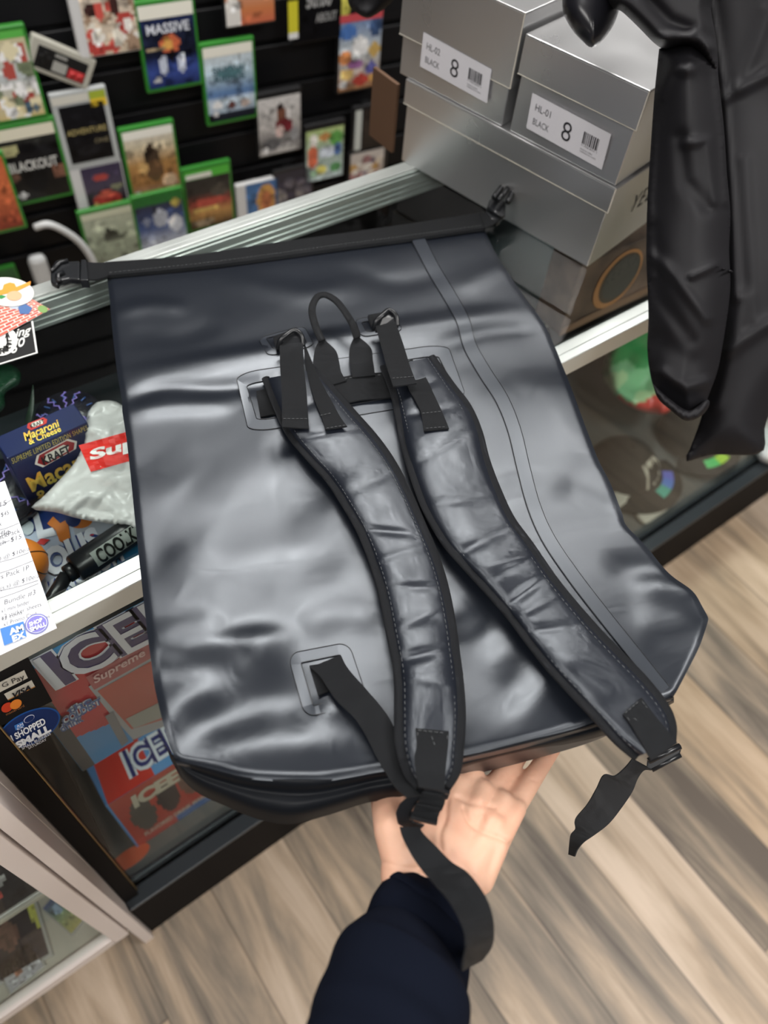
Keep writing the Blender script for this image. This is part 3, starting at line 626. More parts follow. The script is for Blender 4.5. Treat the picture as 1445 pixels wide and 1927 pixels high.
# macaroni box (front face towards the customer)
FL, FR_ = oz(13, 863, .93), oz(165, 794, .93); ex = nrm(FR_ - FL); w_ = np.linalg.norm(FR_ - FL)
kf = frame((FL[0], FL[1], .8005), ex); kh = .1295; kd = .036
r = empty('macaroni_box', (FL[0] + .05, FL[1], .80), 'navy blue macaroni and cheese box standing under the glass beside the white bag', 'food box')
rbox(MB(), kf, (0, 0, 0), (w_, kd, kh), .0015).build('carton', mat('navy_card', tuple(hexc('1b2550')), .32, coat=.3), r)
kn = -kf[1][1]
kq = lambda pts: [opl(u, v, FL, kn, .0006) for u, v in pts]
m = MB(); q = [loc2w(kf, (a, -.0003, b)) for a, b in ((.001, kh - .001), (w_ - .001, kh - .001), (w_ - .001, .001), (.001, .001))]
quadpatch(m, q, lambda s, t: hexc('1a2450') * (1 - t) + hexc('141a38') * t, 1, 16)
Y = lambda t: np.array(hexc('f3a63a')) * (1 - t) + np.array(hexc('f2e26a')) * t
text(m, 'SUPREME LIMITED EDITION SHAPES', kq([(20, 862), (162, 799), (165, 807), (23, 872)]), hexc('c9b65a'), sp=1.1)
e = [(59, 861), (136, 820), (152, 838), (70, 884)]
hx = lambda k: [(k, .5), (.12 + k * .8, k), (.88 - k * .8, k), (1 - k, .5), (.88 - k * .8, 1 - k), (.12 + k * .8, 1 - k)]
poly(m, kq(e), hx(0), hexc('e9e0d8')); poly(m, kq(e), hx(.06), hexc('9c2026'), lift=.0009); poly(m, kq(e), hx(.2), hexc('ece6da'), lift=.0012)
text(m, 'KRAFT', kq([(75, 859), (127, 834), (133, 850), (81, 873)]), hexc('14141c'), lift=.0016, fat=.03)
text(m, 'Macaroni', kq([(46, 899), (190, 826), (204, 860), (60, 925)]), hexc('eab040'), grad=lambda t: Y(t), fat=.025, lift=.0012)
text(m, '& Cheese', kq([(62, 926), (200, 862), (214, 890), (72, 944)]), hexc('d8b848'), grad=lambda t: Y(1 - t), fat=.02, lift=.0012)
m.build('printed_front', PRINTG, r)
m = MB(); kt = lambda pts: [oz(u, v, .9302) for u, v in pts]
e = [(48, 799), (86, 784), (92, 795), (54, 812)]
poly(m, kt(e), hx(0), hexc('c9403a'), lift=.0003); poly(m, kt(e), hx(.18), hexc('ece6da'), lift=.0005); text(m, 'KRAFT', kt([(56, 800), (82, 789), (85, 796), (59, 807)]), hexc('14141c'), lift=.0008, fat=.02)
text(m, 'Macaroni', kt([(44, 815), (108, 789), (112, 803), (48, 831)]), hexc('eab040'), lift=.0005, fat=.02, grad=Y); text(m, '& Cheese', kt([(52, 827), (112, 801), (116, 812), (56, 838)]), hexc('e8c850'), lift=.0005, fat=.02, grad=Y)
m.build('printed_top', PRINTG, r)
# white shopping bag
so = [(166, 775), (182, 757), (212, 754), (236, 764), (300, 780), (400, 770), (420, 990), (300, 1004), (246, 991), (196, 984), (148, 976), (104, 964), (59, 957), (82, 934), (112, 903), (142, 868), (156, 834), (160, 800)]
ZB = lambda x, y: .905 + .006 * vnoise(x, y, 5, 70) + .003 * np.abs(vnoise(x, y, 9, 130))
def sbd(u, v, e): q = oz(u, v, .905); z = ZB(q[0], q[1]); return oz(u, v, z - .02 * (1 - e) + .012 * np.clip((900 - v) / 100, -.8, 1))
m = MB(); pillow(m, so, sbd, .02, step=5, edge=10)
sb = empty('shopping_bag', oz(200, 880, .88), 'crumpled white plastic shopping bag with a red logo, under the counter glass', 'shopping bag')
m.build('bag_body', mat('white_plastic_film', (.60, .59, .58), .38, coat=.25, bump=('noise', 60, .35, .004)), sb)
m = MB(); lq = [(148, 838), (396, 768), (400, 824), (171, 888)]
def on_bag(dz): 
    def f(p):
        d = p - CAM; k = 722.5 + 0  # re-project the flat point on to the bag's own surface
        c = A.T @ (p - CAM); u, v = c[0] / c[2] * F + 722.5, c[1] / c[2] * F + 963.5
        q = sbd(u, v, 1.); return q + nrm(CAM - q) * dz
    return f
quad = [oz(u, v, .905) for u, v in lq]; mm = MB(); quadpatch(mm, quad, lambda s, t: hexc('e2281e'), 24, 10)
V = [on_bag(.0012)(np.array(p)) for p in mm.v]; m.add(V, mm.f, 0, mm.c)
text(m, 'Supreme', [oz(u, v, .905) for u, v in ((165, 848), (382, 780), (392, 812), (172, 872))], hexc('f2f0ee'), surf=on_bag(.0022), fat=.04, shear=.1)
# only the part of the logo that lies on the bag is kept
m.build('printed_logo', PRINT, sb)
# thin round tin with lightning print, behind the box
def tin(u, v, z0, r0, h, label, name='round_tin'):
    c = oz(u, v, z0 + h); rr = empty(name, (c[0], c[1], z0), label, 'tin'); m = MB()
    tube(m, [(c[0], c[1], z0), (c[0], c[1], z0 + h * .7)], r0, n=40); m.build('tin_body', mat('black_foil', (.012, .012, .018), .22, coat=.5, bump=('noise', 240, .5, .002)), rr)
    m = MB(); tube(m, [(c[0], c[1], z0 + h * .7), (c[0], c[1], z0 + h * .93), (c[0], c[1], z0 + h)], [r0 * 1.03, r0 * 1.03, r0 * .97], n=40); m.build('tin_lid', mat('black_foil'), rr)
    m = MB(); zt = z0 + h + .0008
    def bolt(a0, col):
        p = [np.array([c[0] + r0 * .9 * math.cos(a0), c[1] + r0 * .9 * math.sin(a0), zt])]
        for k in range(7): p.append(np.array([c[0] + r0 * (.9 - .12 * k) * math.cos(a0 + (.12 if k % 2 else -.06)), c[1] + r0 * (.9 - .12 * k) * math.sin(a0 + (.12 if k % 2 else -.06)), zt]))
        tube(m, p, .0011, n=5, col=col)
    for a0 in (.8, 1.3, 1.9, 2.7, 3.6, 4.4, 5.3): bolt(a0, hexc('8a78c8'))
    for i in range(14):
        t = i / 14 * 2 * math.pi; tube(m, [(c[0] + r0 * .6 * math.cos(t), c[1] + r0 * .6 * math.sin(t), zt), (c[0] + r0 * .78 * math.cos(t), c[1] + r0 * .78 * math.sin(t), zt)], .0012, n=4, col=hexc('3a5a98'))
    m.build('lightning_print', PRINTG, rr)
tin(128, 778, .8007, .040, .09, 'black round tin with violet lightning print, behind the navy macaroni box')
tin(-8, 925, .8007, .052, .05, 'black round tin with violet lightning print, between the price list and navy box')
# printed pouch with blue letters, basketball, black tube
pq = lambda pts, z=.836: [oz(u, v, z) for u, v in pts]
m = MB(); pts = pq([(30, 965), (300, 900), (300, 1075), (75, 1150)]); plate(m, pts, .034, (0, 0, -1), 0, bev=.004); pc = empty('printed_pouch', oz(150, 1050, .80), 'blue and white printed pouch lying flat under the glass by the front rail', 'pouch')
m.build('pouch_body', mat('pouch_blue', tuple(hexc('b6c3d8')), .35, coat=.3), pc)
m = MB(); B1, B2 = hexc('2a4a9a'), hexc('dfe4ee')
Qz = lambda p: pq(p, .8368)
quadpatch(m, Qz([(48, 950), (120, 930), (160, 985), (60, 1000)]), lambda s, t: hexc('1c3470'), 1, 1)
quadpatch(m, Qz([(130, 965), (300, 925), (300, 1012), (150, 1040)]), lambda s, t: hexc('aeb4c0'), 1, 1, lift=.0004)
quadpatch(m, Qz([(190, 1035), (300, 1000), (300, 1080), (190, 1110)]), lambda s, t: hexc('1d6f9c'), 1, 1, lift=.0004)
text(m, 'L', Qz([(60, 962), (84, 952), (106, 1008), (72, 1016)]), B2, lift=.001, fat=.06)
text(m, 'OUS', Qz([(76, 1040), (178, 990), (200, 1036), (94, 1092)]), hexc('26407e'), lift=.001, fat=.10); text(m, 'OUS', Qz([(76, 1040), (178, 990), (200, 1036), (94, 1092)]), B2, lift=.0018, fat=.05)
text(m, 'KINGDOM', Qz([(84, 1098), (222, 1028), (236, 1056), (94, 1134)]), B1, lift=.001, fat=.08); text(m, 'KINGDOM', Qz([(84, 1098), (222, 1028), (236, 1056), (94, 1134)]), B2, lift=.0018, fat=.035)
poly(m, Qz([(84, 972), (128, 966), (134, 1024), (104, 1030)]), [(0, .25), (.35, .05), (.6, .3), (.95, .2), (1, .8), (.7, 1), (.35, .85), (.3, .5)], hexc('d07a34'), lift=.001)
poly(m, Qz([(122, 965), (172, 958), (178, 992), (130, 998)]), ell(20), hexc('c8783a'), lift=.001); poly(m, Qz([(120, 962), (150, 956), (156, 990), (126, 996)]), ell(20), hexc('24386e'), lift=.0016)
poly(m, Qz([(64, 1018), (92, 1010), (96, 1022), (70, 1030)]), ell(4), hexc('d83a3a'), lift=.001); poly(m, Qz([(38, 985), (62, 978), (66, 1004), (44, 1010)]), ell(20), hexc('c8d4dc'), lift=.001)
text(m, 'Supreme', Qz([(146, 1013), (176, 1004), (178, 1009), (148, 1018)]), hexc('c83a3a'), lift=.0012, fat=.05)
m.build('printed_face', PRINTG, pc)
c = oz(38, 1062, .866); bm = bmesh.new(); bmesh.ops.create_uvsphere(bm, u_segments=32, v_segments=20, radius=.029); m = MB()
m.add([np.array(v.co) + c for v in bm.verts], [[v.index for v in f.verts] for f in bm.faces], smooth=True); bm.free()
bb = empty('basketball', c - np.array([0, 0, .029]), 'small orange toy basketball half hidden under the white price list', 'basketball')
m.build('ball', mat('orange_rubber', tuple(hexc('e2822a')), .45), bb)
m = MB()
for nx_, k in (((1, .2, .1), 0), ((.1, 1, .3), 0), ((.9, .1, .4), .4), ((.9, .1, .4), -.4)):
    n_ = nrm(nx_); a_ = nrm(np.cross(n_, (0, .3, 1))); b_ = np.cross(n_, a_); rr = .0292 * math.sqrt(1 - k * k)
    tube(m, [c + n_ * .0292 * k + rr * (math.cos(t) * a_ + math.sin(t) * b_) for t in np.linspace(0, 2 * math.pi, 40, endpoint=False)], .0006, n=5, closed=True)
m.build('seam', PLAST, bb)
bt = empty('black_tube', oz(200, 1040, .84), 'glossy black tube with a silver label, lying under the glass by the front rail', 'tube')
a_, b_, c_ = oz(140, 1072, .872), oz(262, 990, .872), oz(98, 1128, .868); d_ = nrm(b_ - a_)
m = MB(); rt = .0165; tube(m, [a_, a_ + d_ * .002, b_ + d_ * .12], [rt * .9, rt, rt], n=32); tube(m, [a_ - d_ * .010, a_ - d_ * .009, a_], [rt * .55, rt * .62, rt * .62], n=24); m.build('barrel', PLAST, bt)
m = MB(); tube(m, [a_ - d_ * .010, c_, c_ + (c_ - a_) * .6], [.0075, .0082, .009], n=20); m.build('handle', PLAST, bt)
m = MB(); sd = nrm(np.cross(d_, [0, 0, 1])); 
if sd[1] > 0: sd = -sd
def tl(p):   # wrap the label round the tube
    x = p[0]; ang = p[1]; return a_ + d_ * x + rt * 1.012 * (math.sin(ang) * sd + math.cos(ang) * np.array([0, 0, 1.]))
V = [tl((.020 + .085 * i / 12, .25 + 1.15 * j / 8)) for j in range(9) for i in range(13)]
m.add(V, [(j * 13 + i, (j + 1) * 13 + i, (j + 1) * 13 + i + 1, j * 13 + i + 1) for j in range(8) for i in range(12)], 0, hexc('8f958f'), smooth=True)
GV, GF = glyphs('COOLKICKS', .03, 0, 1.0); V = []
for x, y in GV: p = tl((.024 + .077 * x, .32 + 1.0 * (1 - y))); ax = a_ + d_ * (.024 + .077 * x); V.append(p + nrm(p - ax) * .0011)
m.add(V, GF, 0, hexc('0d0f0d')); m.build('silver_label', PRINTG, bt)
# dark green plant-like leaf
m = MB(); lf = [oz(62, 724, .93), oz(60, 760, .915), oz(52, 800, .895), oz(40, 840, .86)]
tube(m, spl(lf, 14), [.0005, .004, .007, .003], n=8, flat=.3); tag(m.build('pointed_leaf', mat('dark_leaf', (.012, .028, .016), .35)), 'slender dark green pointed leaf ornament behind the navy box', 'leaf ornament')
m = MB(); g0 = [(-40, 700), (-10, 688), (20, 686), (38, 700), (36, 722), (10, 740), (6, 770), (-40, 800)]
pillow(m, g0, lambda u, v, e: oz(u, v, .90 + .015 * e), .03, step=8, edge=14); tag(m.build('green_figurine', mat('green_glitter', (.006, .05, .02), .2, coat=.6, bump=('noise', 150, .8, .004))), 'glossy dark green figurine at the left edge, under the black script card', 'figurine')

# cards lying on the glass at the left
def card(name, pts, z, fn, label, cat, nx=1, ny=1, extra=None, rough=PRINT, n_out=None, th=.0005):
    q = [oz(u, v, z + th) for u, v in pts]; m = MB(); plate(m, [p - np.array([0, 0, .0]) for p in q], th, (0, 0, -1), 0, hexc('cfcfcf')); q2 = [p + np.array([0, 0, .0002]) for p in q]
    quadpatch(m, q2, fn, nx, ny, n=np.array([0, 0, 1.]))
    if extra: extra(m, q2)
    o = m.build(name, rough); return tag(o, label, cat)
wq = hexc('dfe0dc')
card('script_card', [(-70, 640), (62, 604), (71, 664), (-60, 704)], ZG, lambda s, t: wq if (s > .975 or t > .97) else hexc('08090b'), 'black card with a thin white border and white script, on the glass at the left', 'card', 40, 34,
     extra=lambda m, q: (text(m, 'nothing', [oz(u, v, ZG + .001) for u, v in ((-20, 633), (58, 612), (62, 632), (-16, 652))], wq, lift=.0003, shear=.45, fat=.015), text(m, 'go', [oz(u, v, ZG + .001) for u, v in ((18, 642), (46, 634), (50, 658), (22, 666))], wq, lift=.0003, shear=.45, fat=.015),
     [text(m, ch, [oz(-4 + 22 * math.cos(a) - 5, 642 + 20 * math.sin(a) - 5, ZG + .0022), oz(-4 + 22 * math.cos(a) + 5, 642 + 20 * math.sin(a) - 6, ZG + .0022), oz(-4 + 22 * math.cos(a) + 5, 642 + 20 * math.sin(a) + 5, ZG + .0022), oz(-4 + 22 * math.cos(a) - 5, 642 + 20 * math.sin(a) + 6, ZG + .0022)], hexc('101010'), lift=.0004, fat=.02) for ch, a in zip('SMALLCIRC', np.linspace(-1.3, 1.5, 9))],
     poly(m, [oz(u, v, ZG + .0016) for u, v in ((-40, 614), (30, 610), (36, 668), (-34, 672))], ell(40), wq, lift=.0002)))
def brick(s, t):
    row = int(t * 12); c = (s * 7 + .5 * (row % 2)) % 1
    if c < .07 or (t * 12) % 1 < .16: return hexc('e8d6cc')
    return hexc('c9604e') if (int(s * 7 + .5 * (row % 2)) + row) % 3 else hexc('b84a40')
card('brick_sticker', [(-60, 570), (52, 558), (94, 582), (-30, 650)], ZG + .0024, brick, 'sticker with a red brick wall print lying across the black script card', 'sticker', 56, 48,
     extra=lambda m, q: (poly(m, [oz(u, v, ZG + .0034) for u, v in ((30, 574), (58, 570), (64, 590), (36, 596))], ell(5), hexc('4a6a9c'), lift=.0003), poly(m, [oz(u, v, ZG + .0034) for u, v in ((10, 560), (46, 560), (48, 580), (16, 584))], ell(16), hexc('b4bccb'), lift=.0002),
     poly(m, [oz(u, v, ZG + .0034) for u, v in ((70, 574), (90, 576), (90, 590), (72, 588))], ell(14), hexc('7a9a5a'), lift=.0003)))
m = MB(); ov = [oz(14 + 50 * math.cos(a), 549 + 27 * math.sin(a) + 3 * math.cos(a), ZG + .0048) for a in np.linspace(0, 2 * math.pi, 48, endpoint=False)]
plate(m, ov, .0006, (0, 0, -1), 0, wq)
oq = lambda pts: [oz(u, v, ZG + .005) for u, v in pts]
poly(m, oq([(-30, 536), (58, 528), (60, 556), (-28, 566)]), [(0, .75), (.25, .45), (.38, .42), (.42, .1), (.55, 0), (.65, .1), (.68, .34), (1, .05), (.98, .3), (.7, .62), (.4, .74), (.15, .82)], hexc('e8963a'), lift=.0003)
poly(m, oq([(8, 548), (44, 545), (46, 567), (10, 569)]), ell(24, rx=.4, ry=.42), hexc('d8ab86'), lift=.0006)
poly(m, oq([(-8, 556), (12, 554), (12, 562), (-6, 564)]), ell(4), hexc('3a8a4a'), lift=.0003)
tag(m.build('oval_sticker', PRINT), 'white oval sticker with an orange straw hat, on top of the brick print sticker', 'sticker')

# handwritten price list
pl = [(-150, 960), (9, 905), (107, 1182), (-60, 1262)]
def pap(m, q):
    K = hexc('55565c')
    T = lambda s, pts, **k: text(m, s, [oz(u, v, ZG + .0042) for u, v in pts], K, lift=.0003, shear=.3, fat=-.012, **k)
    def line(s, x0, y0, w, h=9, sl=-.34): T(s, [(x0, y0), (x0 + w, y0 + sl * w), (x0 + w + 3, y0 + sl * w + h), (x0 + 3, y0 + h)])
    line('x15', -14, 950, 26, 8); line('$45', 0, 966, 16, 8); line('nd x', -24, 990, 26, 7); line('Bundle', -34, 1012, 50, 9); line('BlackPack', -14, 1011, 50, 8); line('each  $15', -16, 1024, 56, 9)
    line('J or (s.s) @ $10e/a', -44, 1062, 98, 9); line('Covers Pack 1P', -36, 1094, 90, 8); line('J or (s.s) @ $10e/a', -26, 1112, 98, 10)
    line('Bundle #3', 6, 1130, 60, 9); line('x1 mini binder', 0, 1147, 54, 7); line('x2 sticker sheets', 0, 1159, 76, 7); line('x2 coins', 0, 1163, 40, 6); line('x1 Promo Card', 4, 1172, 64, 7); line('x2 holo/reverse holos', 4, 1186, 88, 6)
    for a, b in (((-10, 1000), (36, 984)), ((-12, 1026), (18, 1017)), ((-8, 1060), (54, 1040)), ((-20, 1085), (62, 1055)), ((0, 1112), (72, 1092)), ((-14, 1130), (72, 1098)), ((-12, 958), (22, 940))):
        tube(m, [oz(*a, ZG + .0046), oz((a[0] + b[0]) / 2, (a[1] + b[1]) / 2 + 1.5, ZG + .0046), oz(*b, ZG + .0046)], .00022, n=4, col=K)
o = card('price_list', pl, ZG + .003, lambda s, t: hexc('dddfe4'), 'white handwritten price list with blue stickers, lying over the front rail', 'paper sheet', 1, 1, extra=pap, th=.0008)
q4 = lambda pts, l=.0052: [oz(u, v, ZG + l) for u, v in pts]
m = MB(); quadpatch(m, q4([(0, 1183), (44, 1169), (50, 1198), (8, 1215)]), lambda s, t: hexc('3f7ac2'), 1, 1, n=np.array([0, 0, 1.]))
W3 = hexc('e9eef4'); text(m, 'AM', q4([(16, 1184), (43, 1175), (46, 1186), (19, 1196)]), W3, lift=.0005, fat=.05); text(m, 'EX', q4([(22, 1197), (46, 1188), (49, 1199), (25, 1209)]), W3, lift=.0005, fat=.05)
m.build('square_sticker', PRINT, o)
m = MB(); e = lambda rx, ry, l: [oz(69 + rx * math.cos(a) , 1174 + ry * math.sin(a) - .12 * rx * math.cos(a), ZG + l) for a in np.linspace(0, 2 * math.pi, 40, endpoint=False)]
for rx, ry, c, l in ((22, 19, '6a6ab4', .0050), (20, 17, 'd8dcf0', .0054), (18.5, 15.5, '7a74c0', .0058)): m.add(e(rx, ry, l), [tuple(range(40))[::-1]], 0, hexc(c))
text(m, 'SHOP', q4([(54, 1172), (79, 1162), (81, 1170), (56, 1180)], .006), W3, lift=.0004, fat=.04); text(m, 'SMALL', q4([(55, 1182), (86, 1170), (88, 1178), (58, 1190)], .006), W3, lift=.0004, fat=.04)
m.build('round_sticker', PRINT, o)

# stickers on the front glass
GP = np.array([0, .375, .215]); GN = nrm(np.cross([1, 0, 0], [0, YF + .006 - .375, .94 - .215])); GN = GN if GN[1] < 0 else -GN
gq = lambda pts, l=.0012: [opl(u, v, GP, GN, l) for u, v in pts]
m = MB(); quadpatch(m, gq([(-60, 1276), (50, 1232), (98, 1318), (-40, 1384)]), lambda s, t: hexc('0c0c0d'), 1, 1)
quadpatch(m, gq([(-8, 1284), (44, 1258), (51, 1273), (-2, 1300)], .002), lambda s, t: hexc('b3aea2'), 1, 1); quadpatch(m, gq([(6, 1303), (58, 1277), (65, 1290), (14, 1315)], .002), lambda s, t: hexc('b3aea2') if t < .86 else hexc('9a6a34'), 1, 8)
text(m, 'G Pay', gq([(0, 1282), (41, 1263), (46, 1276), (4, 1292)], .0026), hexc('1c1c20')); text(m, 'VISA', gq([(20, 1300), (53, 1284), (57, 1293), (24, 1309)], .0026), hexc('17171d'), fat=.03, shear=.3)
for cu, cc in ((12, 'b83a20'), (28, 'd0782a')): m.add([opl(cu + 11 * math.cos(a), 1328 - (cu - 12) * .4 + 9 * math.sin(a) - 3 * math.cos(a), GP, GN, .0022 + (cu > 20) * .0003) for a in np.linspace(0, 6.283, 30, endpoint=False)], [tuple(range(30))[::-1]], 0, hexc(cc))
text(m, 'mastercard', gq([(8, 1338), (42, 1321), (44, 1325), (10, 1342)], .0026), hexc('8a5a34'))
tag(m.build('payment_sticker', PRINTM), 'black payment card sticker stuck on the front glass above the blue oval', 'sticker')
m = MB()
def oval(rx, ry, l, c): m.add([opl(54 + rx * math.cos(a) , 1368 + ry * math.sin(a) - .35 * rx * math.cos(a), GP, GN, l) for a in np.linspace(0, 6.283, 60, endpoint=False)], [tuple(range(60))[::-1]], 0, hexc(c))
oval(58, 33, .0014, '1f4f93'); oval(55, 30.5, .0018, '142a5c')
text(m, 'I SHOPPED', gq([(17, 1380), (80, 1346), (85, 1358), (22, 1391)], .0024), W3, fat=.03); text(m, 'SMALL', gq([(25, 1394), (90, 1358), (95, 1372), (31, 1405)], .0024), W3, fat=.06)
text(m, 'SMALL BUSINESS', gq([(38, 1402), (92, 1374), (94, 1378), (40, 1407)], .0024), W3); text(m, 'SATURDAY', gq([(50, 1402), (84, 1385), (86, 1389), (52, 1406)], .0024), W3)
quadpatch(m, gq([(25, 1362), (41, 1354), (44, 1364), (28, 1371)], .0024), lambda s, t: hexc('3f7ac2'), 1, 1); text(m, 'AM', gq([(28, 1360), (40, 1355), (42, 1360), (30, 1364)], .003), W3); text(m, 'EX', gq([(29, 1366), (41, 1360), (43, 1364), (31, 1369)], .003), W3)
for rx, ry, c, l in ((10, 6.5, 'd8dcf0', .0024), (9, 5.6, '142a5c', .0028)): m.add([opl(53 + rx * math.cos(a), 1349 + ry * math.sin(a) - .4 * rx * math.cos(a), GP, GN, l) for a in np.linspace(0, 6.283, 30, endpoint=False)], [tuple(range(30))[::-1]], 0, hexc(c))
tag(m.build('oval_shop_sticker', PRINTM), 'dark blue oval sticker with white lettering stuck on the front glass', 'sticker')

# big frozen-drink carton behind the front glass
IP = np.array([0, .430, 0]); IN = np.array([0, -1., 0]); iq = lambda pts, l=.001: [opl(u, v, IP, IN, l) for u, v in pts]
ir = empty('drink_poster_board', (.10, .435, .60), 'large red and blue frozen drink poster board hung behind the front glass', 'poster board')
rbox(MB(), WF, (-.063, .4301, .60), (.255, .440, .888), .002).build('board', mat('carton_blue', tuple(hexc('1d6d9c')), .4), ir)
m = MB(); x0, x1, z0, z1 = -.062, .254, .602, .886
def big(s, t):
    x = x0 + (x1 - x0) * s; z = z1 - (z1 - z0) * t; 
    if x < -.046 + .0: return hexc('141a2c')
    if z > .70 - (x + .046) * .35 and x < .082: return hexc('a81c2c')
    if x > .004 and x < .085: return hexc('8a1c28')
    return hexc('2a7ab4')
quadpatch(m, [(x0, .4296, z1), (x1, .4296, z1), (x1, .4296, z0), (x0, .4296, z0)], big, 60, 90, n=IN)
tq = [(58, 1238), (303, 1112), (352, 1172), (108, 1294)]
PU, LG = hexc('2a2158'), hexc('c9c9d4')
text(m, 'ICEE', iq(tq, .0015), LG, fat=.12, grow=.02); text(m, 'ICEE', iq(tq, .002), PU, fat=.085); text(m, 'ICEE', iq(tq, .0026), LG, fat=.0)
quadpatch(m, iq([(160, 1272), (278, 1206), (290, 1232), (176, 1296)], .002), lambda s, t: hexc('9a4a50'), 1, 1); text(m, 'Supreme', iq([(170, 1270), (266, 1216), (274, 1232), (178, 1286)], .0028), hexc('c9a4a4'), fat=.02, shear=.15)
cupo = [(165, 1290), (285, 1225), (330, 1300), (320, 1360), (250, 1390), (205, 1340)]
m.add([opl(u, v, IP, IN, .0016) for u, v in cupo], [tuple(range(6))[::-1]], 0, hexc('8f9096')); m.add([opl(u, v, IP, IN, .002) for u, v in [(182, 1298), (286, 1240), (322, 1300), (312, 1350), (246, 1370), (214, 1334)]], [tuple(range(6))[::-1]], 0, hexc('a2443c'))
m.add([opl(u, v, IP, IN, .0024) for u, v in [(235, 1350), (300, 1318), (312, 1345), (250, 1368)]], [(3, 2, 1, 0)], 0, hexc('8a8a86')); m.add([opl(u, v, IP, IN, .0024) for u, v in [(196, 1345), (212, 1336), (240, 1392), (228, 1402)]], [(3, 2, 1, 0)], 0, hexc('6a6a72'))
for s_, p_ in (('the', [(122, 1330), (168, 1306), (172, 1316), (126, 1340)]), ('COLDEST', [(112, 1348), (186, 1308), (190, 1320), (118, 1362)]), ('drink', [(108, 1362), (150, 1340), (156, 1352), (114, 1374)])):
    text(m, s_, iq(p_, .0022), hexc('b9bcc8'), fat=.10); text(m, s_, iq(p_, .003), hexc('2a4a86'), fat=.02)
m.build('printed_front', PRINTG, ir)
# small drink box on the bottom deck
sf = frame((-.066, .428, .2065), (1, 0, 0)); sw = .148; sh = .250; sdp = .068
sr = empty('drink_maker_box', loc2w(sf, (.07, .03, 0)), 'small red and light blue frozen drink box on the bottom deck behind the glass', 'carton')
rbox(MB(), sf, (0, 0, 0), (sw, sdp, sh), .0015).build('carton_body', mat('carton_light_blue', tuple(hexc('4a8ac8')), .4), sr)
m = MB(); q = [loc2w(sf, p) for p in ((.012, sdp, sh + .0004), (sw, sdp, sh + .0004), (sw, 0, sh + .0004), (.004, 0, sh + .0004))]
quadpatch(m, q, lambda s, t: hexc('d8382c') if s < .52 else hexc('62a0d8'), 24, 2, n=np.array([0, 0, 1.]))
t4 = sq(q, .27, .14, .88, .80); text(m, 'ICEE', t4, W3, lift=.0006, fat=.11); text(m, 'ICEE', t4, hexc('2a3478'), lift=.0010, fat=.07); text(m, 'ICEE', t4, W3, lift=.0014, fat=0)
q = [loc2w(sf, p) for p in ((.004, -.0004, sh), (sw, -.0004, sh), (sw, -.0004, .0), (.004, -.0004, 0))]
def fr_(s, t):
    if t > .86: return hexc('b8382c') if s < .5 else hexc('34609c')
    for cx, cy, rx, ry, h in ((.22, .5, .13, .3, '4a443e'), (.24, .52, .07, .14, '8a8680'), (.52, .45, .12, .28, '241a1c'), (.80, .4, .13, .28, '6a4a3e'), (.80, .45, .08, .14, '9a9690')):
        if ((s - cx) / rx) ** 2 + ((t - cy) / ry) ** 2 < 1: return hexc(h)
    return hexc('a8301f')
quadpatch(m, q, fr_, 36, 30); text(m, 'ICEE', sq(q, .18, .08, .72, .30), hexc('b9b2a0'), lift=.0008, fat=.06, shear=.1); text(m, 'FLAVORED DRINK MAKER', sq(q, .12, .80, .95, .88), hexc('c9b9a8'), lift=.0008, fat=.02)
m.build('printed_faces', PRINTG, sr)
m = MB(); c = oy(270, 1645, .42); c[2] = .2065; plate(m, [c + np.array([.035 * math.cos(a), .014 * math.sin(a), .002]) for a in np.linspace(0, 6.283, 24, endpoint=False)], .0018, (0, 0, -1), 0, hexc('b84a24'))
tag(m.build('orange_sticker', PRINT), 'small orange oval sticker lying on the bottom deck beside the sill', 'sticker')

# ================================================================== CAPS AND BAGS AT THE RIGHT, ON THE BOTTOM DECK
def cap(c, rot, R, label, col, under, group='caps on the bottom deck'):
    c = np.array(c, float); r = empty('baseball_cap', c, label, 'cap', group); ca, sa = math.cos(rot), math.sin(rot)
    bm = bmesh.new(); bmesh.ops.create_uvsphere(bm, u_segments=36, v_segments=24, radius=R)
    bmesh.ops.delete(bm, geom=[v for v in bm.verts if v.co.z < -.001], context='VERTS')
    for v in bm.verts: v.co.z *= 1.15; v.co.x *= 1.08
    bm.verts.index_update(); tr = lambda p: (c[0] + p[0] * ca - p[1] * sa, c[1] + p[0] * sa + p[1] * ca, c[2] + .004 + p[2])
    m = MB(); m.add([tr(v.co) for v in bm.verts], [[v.index for v in f.verts] for f in bm.faces], smooth=True); bm.free(); m.build('crown', col, r)
    m = MB(); N1 = 20; P = np.zeros((6, N1, 3))
    for i in range(6):
        for j in range(N1):
            a = math.radians(-62 + 124 * j / (N1 - 1)); rr = R * 1.04 + .058 * (i / 5) * math.cos(a * .9) ** .6
            P[i, j] = tr((rr * math.cos(a) * 1.04, rr * math.sin(a), .012 - .012 * (abs(a) ** 2) + .004))
    sheet(m, P, .003); m.build('brim', under, r)
    m = MB(); tube(m, [tr((0, 0, R * 1.15 - .001)), tr((0, 0, R * 1.15 + .004))], .006, n=12); m.build('button', col, r)
    return r, tr
CAPM = mat('cap_cotton', (.016, .015, .014), .9, bump=('noise', 400, .4, .001)); CAPM2 = mat('cap_grey', (.09, .085, .075), .85)
HOLO = [hexc(h) for h in ('3fa08a', '5a7fc8', '6a70c8', '4fc06a', 'a8d040')]
